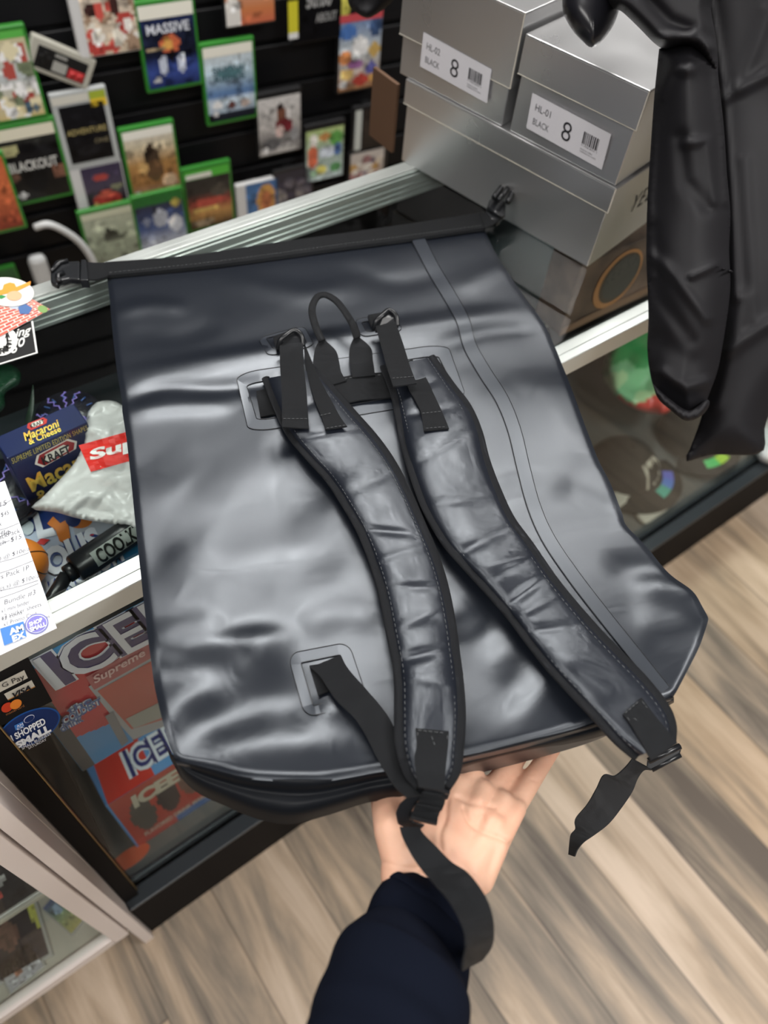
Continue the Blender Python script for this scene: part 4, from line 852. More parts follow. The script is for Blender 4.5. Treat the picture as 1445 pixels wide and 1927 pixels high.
def holo(root, tr, R, a0, a1, cols, name='foil_sticker'):
    m = MB(); V = []; n = 16
    for i in range(n + 1):
        a = a0 + (a1 - a0) * i / n
        for k in (1.16, 1.48): V.append(np.array(tr((R * k * math.cos(a) * 1.04, R * k * math.sin(a), .0165 - .012 * a * a * 1.0))) + np.array([0, 0, .0022]))
    m.add(V, [(2 * i, 2 * i + 1, 2 * i + 3, 2 * i + 2) for i in range(n)], 0, [cols[min(int(i / n * len(cols)), len(cols) - 1)] for i in range(n)], smooth=True)
    m.build(name, PRINTG, root)
def capat(u, v, rot, label, R=.078, z=.2065, hol=None, logo=None, col=CAPM, ymin=.545):
    c = oz(u, v, z + .05); c[2] = z; c[1] = max(c[1], ymin); r, tr = cap(c, rot, R, label, col, col)
    if hol: holo(r, tr, R, *hol)
    if logo:
        q = [np.array(tr((R * 1.10 * math.cos(a) * 1.02 * math.cos(b), R * 1.10 * math.sin(a) * math.cos(b), R * 1.24 * math.sin(b)))) for a, b in ((.55, .95), (-.55, .95), (-.55, .2), (.55, .2))]
        m = MB(); cc = np.array(tr((0, 0, 0)))
        def onc(p): d = p - cc; d = d / np.array([1.1, 1.1, 1.16]); return cc + nrm(d) * R * np.array([1.10, 1.10, 1.17])
        text(m, logo, q, hexc('b9b0a0'), surf=onc, fat=.05, shear=.15); m.build('embroidered_letters', PRINT, r)
    return r
capat(1188, 868, math.radians(-78), 'black cap with a blue-green foil sticker on its brim, behind the glass beside the backpack', hol=(-.15, .7, HOLO[:3]), logo='CITY')
r_, t_ = cap((1.46, .531, .2065), math.radians(-90), .072, 'black cap with a green foil sticker on its brim, behind the glass under the jacket', CAPM, CAPM); holo(r_, t_, .074, -.45, .25, HOLO[3:])
for o_, lb in (([(1196, 940), (1222, 930), (1250, 940), (1258, 956), (1238, 972), (1214, 986), (1196, 970), (1202, 956)], 'cream embroidered patch on the bottom deck against the front glass'), ([(1150, 912), (1178, 908), (1192, 926), (1176, 950), (1158, 952)], 'cream rounded patch on the deck at the backpack edge')):
    m = MB(); pillow(m, o_, lambda u, v, e: oz(u, v, .212 + .006 * e), .005, step=5, edge=6, n_out=50); tag(m.build('embroidered_patch', mat('cream_felt', tuple(hexc('b7b0a2')), .8)), lb, 'patch')
m = MB(); pillow(m, [(1150, 640), (1190, 615), (1230, 600), (1270, 640), (1275, 700), (1262, 770), (1225, 778), (1180, 762), (1150, 735), (1135, 700)], lambda u, v, e: oz(u, v, .30 + .035 * e + .012 * vnoise(u, v, 4, .07)), .06, step=7, edge=18,
    colf=lambda u, v: (lambda k: (hexc('128a48') if k < .42 else hexc('74b884') if k < .8 else hexc('a8cc98')) if v < 752 + 8 * math.sin(u * .08) else hexc('c83a34'))(.5 + .5 * vnoise(u, v, 12, .06) + (v - 690) / 160))
tag(m.build('foil_bag', PRINTG), 'green foil bag with a red lower edge, behind the glass beside the jacket', 'foil bag')
m = MB(); c = oz(1450, 835, .30); pillow(m, [(1420, 800), (1470, 780), (1520, 820), (1500, 880), (1440, 872), (1418, 850)], lambda u, v, e: oz(u, v, .215 + .04 * e), .01, step=8, edge=24)
tag(m.build('white_lump', mat('white_plastic')), 'blurred white rounded object at the right edge below the jacket', 'white object')

# ================================================================== WHITE CABINET, BOTTOM LEFT
wc = empty('white_display_cabinet', (-.5, .45, 0), 'white framed cabinet with a glass door, standing left of the black counter', 'display cabinet')
WY = .334
rbox(MB(), WF, (-.1355, WY, 0), (-.1185, WY + .04, .90), .0015).build('side_post', WHITEP, wc)
m = MB(); rbox(m, WF, (-.1615, WY - .002, .145), (-.1385, WY + .016, .88), .0015); rbox(m, WF, (-.95, WY - .002, .145), (-.162, WY + .016, .178), .0015); rbox(m, WF, (-.95, WY - .002, .85), (-.162, WY + .016, .88), .0015); rbox(m, WF, (-.975, WY - .002, .145), (-.951, WY + .016, .88), .0015)
dr = m.build('door', WHITEP, wc)
rbox(MB(), WF, (-.95, WY + .005, .178), (-.162, WY + .009, .85), 0).build('door_glass', GLASSF, dr)
rbox(MB(), WF, (-1.0, WY + .02, .15), (-.137, WY + .38, .17), .001).build('bottom_board', SHELFB, wc)
rbox(MB(), WF, (-1.0, WY + .38, .0), (-.1185, WY + .395, .90), .001).build('back_board', SHELFB, wc)
rbox(MB(), WF, (-.99, WY + .05, .40), (-.139, WY + .375, .412), .001).build('middle_shelf', SHELFB, wc)
rbox(MB(), WF, (-.1355, WY + .041, .0), (-.1185, WY + .379, .90), .001).build('side_wall', WHITEP, wc)
rbox(MB(), WF, (-1.0, WY, .882), (-.1185, WY + .39, .90), .001).build('top_board', WHITEP, wc)
def graded(u, v, z, w, h, rot, fn, label, th=.008):
    c = oz(u, v, z + th); fr = (c - np.array([0, 0, th]), np.array([[math.cos(rot), math.sin(rot), 0], [-math.sin(rot), math.cos(rot), 0], [0, 0, 1]]))
    r = empty('card_slab', fr[0], label, 'trading card', 'cards in the white cabinet'); rbox(MB(), fr, (-w / 2, -h / 2, 0), (w / 2, h / 2, th), .001).build('clear_case', mat('slab_plastic', (.35, .35, .33), .2), r)
    q = [loc2w(fr, (a, b, th + .0004)) for a, b in ((-w * .44, h * .46), (w * .44, h * .46), (w * .44, -h * .46), (-w * .44, -h * .46))]
    m = MB(); quadpatch(m, q, fn, 14, 18, n=np.array([0, 0, 1.])); m.build('card_face', PRINTG, r)
graded(28, 1755, .170, .085, .12, -.1, art(31, [(0, '14141e'), (1, '1c1a2a')], [(.35, .5, .22, .2, '6a4438'), (.95, .2, .08, .4, 'c9c93a'), (.5, .85, .3, .06, '3a3a4a')], .1), 'dark trading card with a yellow edge lying on the white cabinet floor')
graded(38, 1818, .170, .06, .05, .1, art(32, [(0, '24243a'), (.4, 'c9c9cc'), (1, 'a8a8b0')], [(.8, .3, .2, .3, '1c1c3a'), (.4, .6, .12, .15, 'a8684a')], .1), 'small white and navy card on the white cabinet floor nearest the glass door')
graded(125, 1712, .170, .045, .07, .35, art(33, [(0, '2a4a8a'), (.5, '7a9a6a'), (1, 'b8b04a')], [(.7, .5, .2, .2, '4a8a4a'), (.3, .3, .15, .15, '8fb0d0')], .1), 'small blue and yellow-green card pack in the corner of the white cabinet')
graded(10, 1650, .412, .09, .09, 0, art(34, [(0, '2a2c34'), (1, '1c1e26')], [(.3, .5, .2, .1, 'c9c9c9'), (.25, .7, .1, .08, 'b83a30')], .2), 'dark card on the middle shelf of the white cabinet')

# ================================================================== BACKPACK
bp = empty('roll_top_backpack', (.30, .42, .975), 'dark roll-top tarpaulin backpack lying across the glass counter and held at its base', 'backpack')
def base_z(y): return np.interp(y, [-.3, .02, .10, .20, .30, .41, .50, .58, .64, .70, .76, .86, 1.0], [1.022, 1.022, 1.021, 1.016, 1.009, 1.004, 1.005, 1.004, 1.0005, .995, .990, .983, .983])
RIDGES = []   # polyline (xy), width, amplitude
def ridge(px, w, a, w2=None):
    P = np.array([oz(u, v, .995)[:2] for u, v in px]); P = spl(P, 24); k = .6 if w >= .014 else .9; RIDGES.append((P, w, w2 or w, a * k))
SG = {}
def bake():
    """height field of the bag, sampled every millimetre"""
    xs = np.arange(-.10, .92, .001); ys = np.arange(-.20, 1.0, .001); X, Yy = np.meshgrid(xs, ys, indexing='ij'); Z = base_z(Yy)
    for P, w, w2, a in RIDGES:
        R = 3 * max(w, w2); lo = P.min(0) - R; hi = P.max(0) + R
        i0, i1 = np.searchsorted(xs, [lo[0], hi[0]]); j0, j1 = np.searchsorted(ys, [lo[1], hi[1]]); x = X[i0:i1, j0:j1]; y = Yy[i0:i1, j0:j1]
        d2 = np.full(x.shape, 1e9); tt = np.zeros(x.shape); sg = np.zeros(x.shape)
        for i in range(len(P) - 1):
            ax, ay = P[i]; bx_, by_ = P[i + 1]; dx, dy = bx_ - ax, by_ - ay; L2 = dx * dx + dy * dy
            t = np.clip(((x - ax) * dx + (y - ay) * dy) / L2, 0, 1); ex_, ey_ = x - ax - t * dx, y - ay - t * dy; q = ex_ ** 2 + ey_ ** 2
            k = q < d2; d2 = np.where(k, q, d2); tt = np.where(k, (i + t) / (len(P) - 1), tt); sg = np.where(k, np.sign(dx * ey_ - dy * ex_), sg)
        ww = np.where(sg > 0, w, w2)
        Z[i0:i1, j0:j1] += a * np.exp(-d2 / ww ** 2) * np.clip(np.sin(np.pi * np.clip(tt, 0, 1)) * 1.6, 0, 1)
    Z = Z + .0016 * vnoise(X, Yy, 21, 9) + .00025 * vnoise(X, Yy, 22, 40)
    for _ in range(100): Z[1:-1, 1:-1] = (Z[1:-1, 1:-1] * 2 + Z[:-2, 1:-1] + Z[2:, 1:-1] + Z[1:-1, :-2] + Z[1:-1, 2:]) / 6
    SG['z'] = Z; SG['l'] = Z.tolist()
def S(x, y):
    if np.ndim(x):
        fx = np.clip((x + .10) / .001, 0, 1017); fy = np.clip((y + .20) / .001, 0, 1197); i = fx.astype(int); j = fy.astype(int); a = fx - i; b = fy - j; Z = SG['z']
        return (Z[i, j] * (1 - a) + Z[i + 1, j] * a) * (1 - b) + (Z[i, j + 1] * (1 - a) + Z[i + 1, j + 1] * a) * b
    fx = min(max((x + .10) / .001, 0), 1017); fy = min(max((y + .20) / .001, 0), 1197); i = int(fx); j = int(fy); a = fx - i; b = fy - j; L = SG['l']
    return (L[i][j] * (1 - a) + L[i + 1][j] * a) * (1 - b) + (L[i][j + 1] * (1 - a) + L[i + 1][j + 1] * a) * b
# the long crest below the plain top third, and the pinches at its ends
ridge([(205, 722), (330, 700), (500, 676), (700, 640), (900, 606), (1030, 588)], .012, .0065, .030)
ridge([(222, 775), (300, 742), (420, 742), (560, 728)], .008, -.0045)
ridge([(225, 790), (330, 776), (450, 775)], .010, .0035)
ridge([(818, 668), (900, 640), (1010, 628)], .010, -.003)
ridge([(205, 590), (280, 575), (360, 585)], .012, .003)
ridge([(300, 1010), (420, 1060), (560, 1040), (700, 1060)], .060, .007, .03)
ridge([(285, 1245), (360, 1236), (470, 1222), (560, 1215)], .010, .007, .030)
ridge([(880, 700), (940, 790), (985, 900), (1010, 980)], .035, .004, .03)
ridge([(860, 1180), (900, 1260), (1000, 1330)], .035, -.009)
ridge([(240, 620), (330, 640), (420, 610)], .018, -.003)
ridge([(420, 520), (560, 560), (680, 545)], .020, .004)
ridge([(640, 500), (740, 540), (850, 520)], .018, -.004)
ridge([(850, 560), (930, 520), (980, 530)], .014, .004)
ridge([(260, 900), (380, 960), (520, 900), (600, 930)], .050, .008)
ridge([(290, 1080), (400, 1130), (520, 1100), (640, 1120)], .040, .006)
ridge([(275, 1235), (330, 1205), (430, 1190)], .014, .006)
ridge([(284, 1262), (350, 1270), (480, 1262)], .020, -.006)
ridge([(310, 1405), (340, 1345), (420, 1300)], .016, .005)
ridge([(330, 1395), (420, 1370), (520, 1330), (600, 1370)], .022, -.008)
ridge([(350, 1430), (470, 1420), (600, 1420), (700, 1410)], .018, .006)
ridge([(590, 1360), (640, 1352), (700, 1370)], .010, .004)
ridge([(560, 1200), (640, 1170), (720, 1185)], .014, .004)
ridge([(900, 1240), (1000, 1270), (1080, 1330)], .022, .005)
ridge([(860, 1190), (960, 1200), (1040, 1280)], .025, -.005)
ridge([(1000, 700), (1040, 820), (1100, 900)], .030, .006)
ridge([(1040, 930), (1100, 965), (1165, 985)], .016, -.004)
ridge([(1180, 1120), (1250, 1135), (1325, 1150)], .016, .007)
ridge([(1120, 1090), (1230, 1100), (1300, 1140)], .014, -.005)
ridge([(1170, 1200), (1240, 1210), (1300, 1190)], .020, .005)
ridge([(520, 830), (600, 900), (650, 960)], .020, -.006)
ridge([(880, 950), (920, 1040), (980, 1100)], .016, -.005)
bake()
LEFT = [(200, 516), (206, 560), (213, 640), (220, 700), (228, 748), (230, 775), (238, 830), (250, 940), (262, 1060), (272, 1150), (283, 1238), (290, 1290), (303, 1345), (316, 1395), (330, 1432)]
RIGHT = [(914, 426), (925, 455), (950, 500), (1000, 572), (1030, 615), (1062, 690), (1090, 765), (1122, 850), (1150, 905), (1172, 960), (1180, 985), (1215, 1022), (1262, 1075), (1300, 1110), (1322, 1142), (1333, 1160), (1333, 1168), (1326, 1190), (1314, 1222), (1290, 1270), (1268, 1312)]
TOP = [(200, 516), (300, 505), (407, 496), (520, 480), (634, 465), (770, 447), (914, 426)]
BOT = [(330, 1432), (400, 1448), (460, 1462), (520, 1467), (603, 1468), (660, 1460), (714, 1450), (790, 1440), (872, 1425), (1000, 1395), (1120, 1362), (1200, 1335), (1268, 1312)]
def onbase(px, z=.995):
    q = oz(px[0], px[1], z)
    for _ in range(4): q = oz(px[0], px[1], float(base_z(q[1])))
    return q
NU, NV = 190, 240
def crv(pts, n): return np.array([onbase(p)[:2] for p in spl(pts, n)])
Tc, Bc, Lc, Rc = crv(TOP, NU), crv(BOT, NU), crv(LEFT, NV), crv(RIGHT, NV)
u_ = np.linspace(0, 1, NU)[None, :, None]; v_ = np.linspace(0, 1, NV)[:, None, None]
XY = (1 - v_) * Tc[None] + v_ * Bc[None] + (1 - u_) * Lc[:, None] + u_ * Rc[:, None] - ((1 - u_) * (1 - v_) * Tc[0] + u_ * (1 - v_) * Tc[-1] + (1 - u_) * v_ * Bc[0] + u_ * v_ * Bc[-1])
X_, Y_ = XY[..., 0], XY[..., 1]
dU = np.minimum(u_, 1 - u_)[..., 0] * .5 + 0 * X_; dT = v_[..., 0] * .65 + 0 * X_; dB = (1 - v_[..., 0]) * .65 + 0 * X_
Zt = S(X_, Y_) - .002 * np.exp(-(dU / .004) ** 2) - .003 * np.exp(-(dT / .01) ** 2) - .004 * np.exp(-(dB / .006) ** 2)
prof = 1 - np.exp(-(dU / .030) ** 2)
th_ = (.0025 + .030 * prof * np.clip(dT / .25, 0, 1) ** .7) + .020 * np.exp(-(dB / .08) ** 2) * prof
Zu = np.minimum(np.maximum(Zt - th_, np.where(Y_ > .385, .9715, .90)), Zt - .001)
Ptop = np.stack([X_, Y_, Zt], -1); Pund = np.stack([X_, Y_, Zu], -1)
m = MB(); sheet(m, Ptop, .002, under=Pund); m.build('main_body', TARP, bp)
def Sz(px, off=0.):
    """world point on the bag surface seen at the pixel, raised by off"""
    d = W(px[0], px[1]); z = 1.0
    for _ in range(4):
        k = (z - CAM[2]) / d[2]; z = S(float(d[0] * k), float(d[1] * k)) + off
    return CAM + d * ((z - CAM[2]) / d[2])
def surf_pts(pts, off=0.):
    return np.array([Sz(p, off) for p in pts])
def ribbon(mb, Lp, Rp, off, th=.0015, n=60, k=7, m=0, raw=False, bulge=0.):
    """webbing between two pixel edges; off: number, list (heights above the bag along it) or function giving camera depth"""
    L = spl(Lp, n); R = spl(Rp, n); P = np.zeros((n, k, 3))
    if callable(off): pass
    else: offs = np.full(n, off, float) if np.isscalar(off) else np.interp(np.linspace(0, 1, n), np.linspace(0, 1, len(off)), off)
    for i in range(n):
        for j in range(k):
            t = j / (k - 1); p = L[i] * (1 - t) + R[i] * t
            P[i, j] = cp(p[0], p[1], off(i / (n - 1), t)) if callable(off) else Sz(p, offs[i] + bulge * (1 - (2 * t - 1) ** 2))
    sheet(mb, P, th, m); return P
# roll-top webbing with its two buckle ends
m = MB(); P = ribbon(m, [(198, 493), (350, 481), (520, 456), (691, 432), (800, 416), (908, 399)], [(200, 518), (407, 498), (634, 467), (770, 449), (914, 428)], .0035, .0045, 90, 7); rt_ = m.build('roll_top_webbing', WEB, bp)
m = MB(); stitches(m, surf_pts(spl([(206, 513), (407, 492), (634, 461), (770, 443), (908, 424)], 200), .0042), r=.0003); m.build('stitching', THREAD, rt_)
m = MB(); ribbon(m, [(152, 491), (176, 494), (200, 494)], [(151, 523), (176, 526), (202, 520)], .004, .002, 16, 6); m.build('end_webbing', WEB, bp)
m = MB(); ribbon(m, [(905, 402), (920, 396), (934, 388)], [(916, 428), (930, 420), (950, 406)], .005, .002, 16, 6); m.build('end_webbing', WEB, bp)
# left buckle half
def z_(pts, z): return [oz(u, v, z) for u, v in pts]
lb = MB()
plate(lb, z_([(152, 488), (162, 488), (166, 527), (150, 527)], .993), .012, (0, 0, -1), bev=.0012)
plate(lb, z_([(150, 490), (128, 491), (118, 486), (104, 490), (94, 505), (95, 530), (108, 536), (112, 528), (130, 524), (150, 526)], .992), .008, (0, 0, -1), bev=.002)
tube(lb, z_([(112, 530), (108, 518), (120, 512)], .994), .003, n=8); tube(lb, z_([(97, 510), (112, 494), (128, 490)], .994), .0025, n=8)
lbo = lb.build('buckle_socket', PLAST, bp)
rb = MB()
plate(rb, z_([(914, 396), (921, 376), (934, 366), (952, 380), (950, 402), (938, 416), (924, 412)], 1.003), .010, (0, 0, -1), bev=.002)
tube(rb, z_([(930, 372), (944, 352), (950, 344), (962, 346), (965, 358), (956, 380)], 1.012), .0042, n=10, smooth_n=20); tube(rb, z_([(938, 376), (950, 362), (957, 352)], 1.016), .0035, n=8)
tube(rb, z_([(918, 392), (946, 408)], 1.006), .003, n=8); rb.build('buckle_prong', PLAST, bp)
# seam tape on the right
def tape(pts, w, off, name, mt, parent=bp, th=.0005):
    C = spl(pts, 90); T = np.gradient(C, axis=0); Nn = np.stack([-T[:, 1], T[:, 0]], 1) / np.linalg.norm(T, axis=1, keepdims=True)
    m = MB(); P = np.zeros((90, 5, 3))
    for i in range(90):
        for j in range(5): P[i, j] = Sz(C[i] + Nn[i] * w * (j / 4 - .5), off)
    sheet(m, P, th); return m.build(name, mt, parent)
SEAM = [(786, 448), (815, 505), (848, 560), (872, 605), (884, 650), (912, 700), (945, 752), (968, 810), (985, 880), (1004, 950), (1030, 1010), (1075, 1078), (1130, 1150), (1190, 1225), (1250, 1300)]
tape(SEAM, 23, .0009, 'seam_tape', mat('welded_tape', (.011, .014, .021), .36, spec=.9), th=.0012)
for d in (-12.5, 12.5):
    C = spl(SEAM, 120); T = np.gradient(C, axis=0); Nn = np.stack([-T[:, 1], T[:, 0]], 1) / np.linalg.norm(T, axis=1, keepdims=True)
    m = MB(); tube(m, surf_pts(C + Nn * d, .0008), .00035, n=5); m.build('seam_edge', PLAST, bp)
# welded patches (a raised ring and its outlines)
def rrect(q, inset, r=.18, n=12):
    q = [np.array(a, float) for a in q]; out = []
    for cx, cy, a0 in ((1 - r, r, -90), (1 - r, 1 - r, 0), (r, 1 - r, 90), (r, r, 180)):
        for k in range(n): a = math.radians(a0 + 90 * k / (n - 1)); out.append((cx + r * math.cos(a), cy + r * math.sin(a)))
    return [tuple(bil(q, x, y)) for x, y in out]
def ring(qo, qi, ro, ri, name, mt=None):
    O = rrect(qo, 0, ro); I = rrect(qi, 0, ri); n = len(O); m = MB(); P = np.zeros((n + 1, 5, 3))
    O = np.array(O); I = np.array(I)
    for i in range(n + 1):
        for j in range(5): t = j / 4; P[i, j] = Sz(O[i % n] * (1 - t) + I[i % n] * t, .0006)
    sheet(m, P, .0008); o = m.build(name, mt or mat('welded_tape'), bp)
    m = MB(); tube(m, [Sz(p, .0009) for p in O], .00035, n=5, closed=True); tube(m, [Sz(p, .0009) for p in I], .0004, n=5, closed=True); m.build('weld_outline', PLAST, o)
ring([(443, 702), (842, 646), (878, 748), (468, 814)], [(463, 722), (824, 668), (854, 728), (484, 792)], .12, .08, 'welded_patch')
ring([(541, 1230), (656, 1208), (694, 1322), (574, 1350)], [(566, 1247), (640, 1232), (664, 1311), (589, 1328)], .18, .04, 'welded_patch')
ring([(485, 636), (572, 612), (592, 650), (505, 670)], [(500, 636), (566, 622), (578, 646), (514, 656)], .2, .1, 'welded_patch')
ring([(668, 600), (742, 590), (758, 622), (680, 634)], [(680, 606), (734, 600), (744, 618), (690, 624)], .2, .1, 'welded_patch')
# horizontal webbing behind the straps
m = MB(); ribbon(m, [(482, 736), (510, 729), (540, 722)], [(490, 784), (520, 778), (545, 772)], .003, .002, 20, 7); m.build('anchor_webbing', WEB, bp)
m = MB(); ribbon(m, [(618, 716), (660, 706), (700, 702), (726, 700)], [(654, 757), (680, 752), (705, 750), (738, 748)], .0055, .002, 30, 8); hb = m.build('anchor_webbing', WEB, bp)
m = MB(); stitches(m, surf_pts(spl([(622, 720), (660, 711), (722, 705)], 60), .0062)); m.build('stitching', THREAD, hb)
# grab handle: two flat legs and a folded loop standing up
m = MB(); ribbon(m, [(600, 640), (592, 660), (590, 690), (606, 712), (624, 724)], [(612, 640), (632, 660), (638, 680), (642, 700), (652, 716)], [.014, .010, .008, .0075, .0075], .002, 30, 7)
ribbon(m, [(667, 632), (658, 655), (658, 680), (664, 710)], [(676, 634), (698, 655), (702, 680), (706, 706)], [.014, .010, .008, .0075], .002, 30, 7)
hd = m.build('grab_handle', WEB, bp)
hp = [(606, 642, .014), (593, 612, .022), (587, 582, .031), (596, 560, .037), (612, 555, .039), (632, 566, .037), (650, 588, .031), (664, 612, .022), (672, 636, .014)]
m = MB(); C = spl([Sz((u, v), o) for u, v, o in hp], 50); tube(m, C, [.0046, .0042, .0042, .0042, .0046], n=10, flat=.7); m.build('loop', WEB, hd)
# padded shoulder straps
LS_L = [(500, 712), (520, 762), (545, 815), (580, 858), (618, 900), (650, 948), (680, 1000), (704, 1060), (722, 1120), (736, 1190), (748, 1250), (752, 1290), (752, 1340), (754, 1400), (768, 1450), (790, 1478)]
LS_R = [(590, 696), (620, 727), (664, 778), (706, 826), (738, 872), (766, 926), (792, 985), (815, 1040), (834, 1100), (847, 1165), (856, 1230), (863, 1290), (866, 1350), (862, 1410), (856, 1450), (838, 1480)]
RS_L = [(722, 690), (742, 742), (752, 790), (764, 845), (782, 905), (806, 965), (840, 1022), (880, 1068), (922, 1114), (962, 1160), (998, 1208), (1036, 1256), (1078, 1302), (1120, 1346), (1160, 1390), (1200, 1424)]
RS_R = [(812, 672), (850, 726), (880, 766), (900, 812), (914, 866), (934, 920), (960, 976), (996, 1026), (1040, 1090), (1080, 1140), (1122, 1188), (1168, 1236), (1212, 1282), (1248, 1328), (1262, 1362), (1262, 1396)]
def pad(Lp, Rp, name, rise, seed, creases):
    n, k = 200, 22; L = spl(Lp, n); R = spl(Rp, n); P = np.zeros((n, k, 3)); B = np.zeros((n, k, 3))
    for i in range(n):
        t = i / (n - 1)
        o = .005 + rise * min(1, t * 6) ; bun = 0
        for (c, wd, am) in creases: bun += .6 * am * math.exp(-((t - c) / wd) ** 2)
        for j in range(k):
            s_ = j / (k - 1); p = L[i] * (1 - s_) + R[i] * s_; pr_ = (1 - abs(2 * s_ - 1) ** 2.6) ** .6 if 0 < s_ < 1 else 0
            c2 = sum(.6 * am * math.exp(-((t + .018 * (s_ - .5) * sg - c) / wd) ** 2) * (.4 + .6 * abs(math.sin(s_ * 3 + ph))) for (c, wd, am), sg, ph in zip(creases, (1, -1, 2, -2, 1, -1, 2, 1, -2, 1), (0, 1, 2, .5, 1.5, 2.5, .2, .9, 1.3, 2)))
            h = .0115 * pr_ * (1 + .16 * vnoise(t * 9, s_ * 1.2, seed, 2.2)) + c2 * pr_
            P[i, j] = Sz(p, o + h); B[i, j] = Sz(p, o - .004 + .001)
    m = MB(); sheet(m, P, .004, under=B); return m.build(name, PADM, bp), o
def binding(pts, off, parent, r=.0046, name='edge_binding', n=150):
    C = spl(pts, n); W3_ = np.array([Sz(p, off if np.isscalar(off) else float(np.interp(i / (n - 1), np.linspace(0, 1, len(off)), off))) for i, p in enumerate(C)])
    m = MB(); tube(m, W3_, r, n=12, flat=.75, up=(0, 0, 1)); o = m.build(name, TWILL, parent)
    return o, W3_
CRL = [(.08, .010, -.003), (.16, .008, -.0025), (.30, .014, -.003), (.42, .010, -.0035), (.47, .008, .002), (.55, .010, -.003), (.62, .012, .002), (.70, .014, -.0055), (.76, .010, .0015)]
CRR = [(.06, .008, -.003), (.12, .008, -.003), (.20, .010, -.002), (.32, .012, .002), (.42, .012, -.004), (.48, .010, .002), (.56, .012, -.005), (.60, .008, .002), (.66, .012, -.003), (.5, .01, -.002)]
ls, _ = pad(LS_L, LS_R, 'shoulder_strap', .006, 41, CRL)
rs_, _ = pad(RS_L, RS_R, 'shoulder_strap', .010, 42, CRR)
for root, (Lp, Rp), oo in ((ls, (LS_L, LS_R), [.006, .012, .013, .013, .013]), (rs_, (RS_L, RS_R), [.009, .015, .016, .016, .016])):
    for pts, sgn in ((Lp, 1), (Rp, -1)):
        o, C3 = binding(pts, oo, root)
        # stitch line just inside the binding
        Pp = spl(pts, 150); Oth = spl(Rp if sgn == 1 else Lp, 150); inn = Pp + (Oth - Pp) * .085
        m = MB(); stitches(m, np.array([Sz(p, float(np.interp(i / 149, [0, .15, 1], [oo[0] + .004, oo[1] + .0052, oo[2] + .0052]))) for i, p in enumerate(inn)]), r=.0003); m.build('stitching', THREAD, o)
# adjusters at the top of each strap
def ladder(c0, c1, root_name='slider_buckle', d=.0):
    m = MB(); (x0, y0), (x1, y1) = c0, c1
    tube(m, [Sz((x0 - 6, y0 + 22), .012), Sz((x0 - 3, y0 + 8), .020), Sz((x0 + 8, y0 - 3), .024), Sz((x1 - 10, y1 - 6), .024), Sz((x1 + 3, y1 + 4), .021), Sz((x1 + 6, y1 + 24), .014)], .0030, n=10, smooth_n=30)
    plate(m, [Sz(p, o) for p, o in (((x0 + 2, y0 + 6), .020), ((x0 + 10, y0), .0215), ((x1 - 8, y1 - 2), .0215), ((x1 + 1, y1 + 7), .020), ((x1 + 2, y1 + 20), .017), ((x0 + 2, y0 + 22), .017))], .002, (0, 0, -1), bev=.0006)
    tube(m, [Sz((x0 - 4, y0 + 24), .013), Sz((x1 + 6, y1 + 24), .013)], .0028, n=8)
    return m.build(root_name, PLAST, bp)
ladder((530, 634), (564, 628)); ladder((710, 598), (742, 590))
m = MB(); plate(m, [Sz(p, .008) for p in ((514, 632), (560, 616), (570, 640), (520, 656))], .006, (0, 0, -1), bev=.001); plate(m, [Sz(p, .008) for p in ((692, 592), (736, 584), (744, 600), (700, 612))], .006, (0, 0, -1), bev=.001); m.build('adjuster_base', WEB, bp)
def strap(Lp, Rp, off, st=None, n=50, name='adjusting_webbing'):
    m = MB(); ribbon(m, Lp, Rp, off, .0018, n, 8); o = m.build(name, WEB, bp)
    if st:
        m = MB()
        for s in st: stitches(m, np.array([Sz(p, h) for p, h in [((s[0][0] * (1 - t) + s[1][0] * t, s[0][1] * (1 - t) + s[1][1] * t), s[2]) for t in np.linspace(0, 1, 20)]]), .0028, .0014, r=.0003)
        m.build('stitching', THREAD, o)
    return o
strap([(572, 650), (574, 680), (580, 712), (592, 752), (606, 786), (612, 808)], [(574, 648), (592, 692), (604, 718), (626, 758), (640, 784), (653, 802)], [.012, .011, .017, .024, .026, .026], [((602, 782), (628, 776), .0275), ((614, 806), (650, 800), .0275)])
strap([(526, 646), (527, 690), (530, 740), (531, 803)], [(570, 642), (572, 690), (577, 740), (581, 806)], [.018, .022, .026, .027, .027], [((533, 788), (578, 788), .0275)])
strap([(762, 680), (765, 720), (780, 750), (792, 775), (798, 810)], [(776, 676), (800, 708), (818, 745), (832, 775), (845, 806)], [.014, .018, .028, .030, .030], [((794, 778), (830, 774), .0315), ((801, 806), (840, 803), .0315)])
strap([(706, 610), (716, 645), (728, 690), (740, 727)], [(744, 605), (758, 645), (772, 690), (784, 721)], [.018, .024, .030, .033, .033], [((738, 712), (780, 708), .0338)])
# lower left anchor and its webbing running under the strap end to the buckle
m = MB(); P = [Sz(p, .004) for p in ((582, 1252), (606, 1249), (618, 1300), (599, 1308))]; plate(m, P, .0022, (0, 0, -1)); m.build('anchor_webbing', WEB, bp)
strap([(584, 1256), (602, 1272), (632, 1316), (668, 1352), (690, 1386), (712, 1430), (742, 1478), (766, 1500)], [(641, 1232), (655, 1258), (690, 1298), (722, 1336), (742, 1372), (748, 1430), (764, 1464), (792, 1496)], [.006, .010, .010, .008, .008, .009, .010, .012], None, 80, 'lower_webbing')
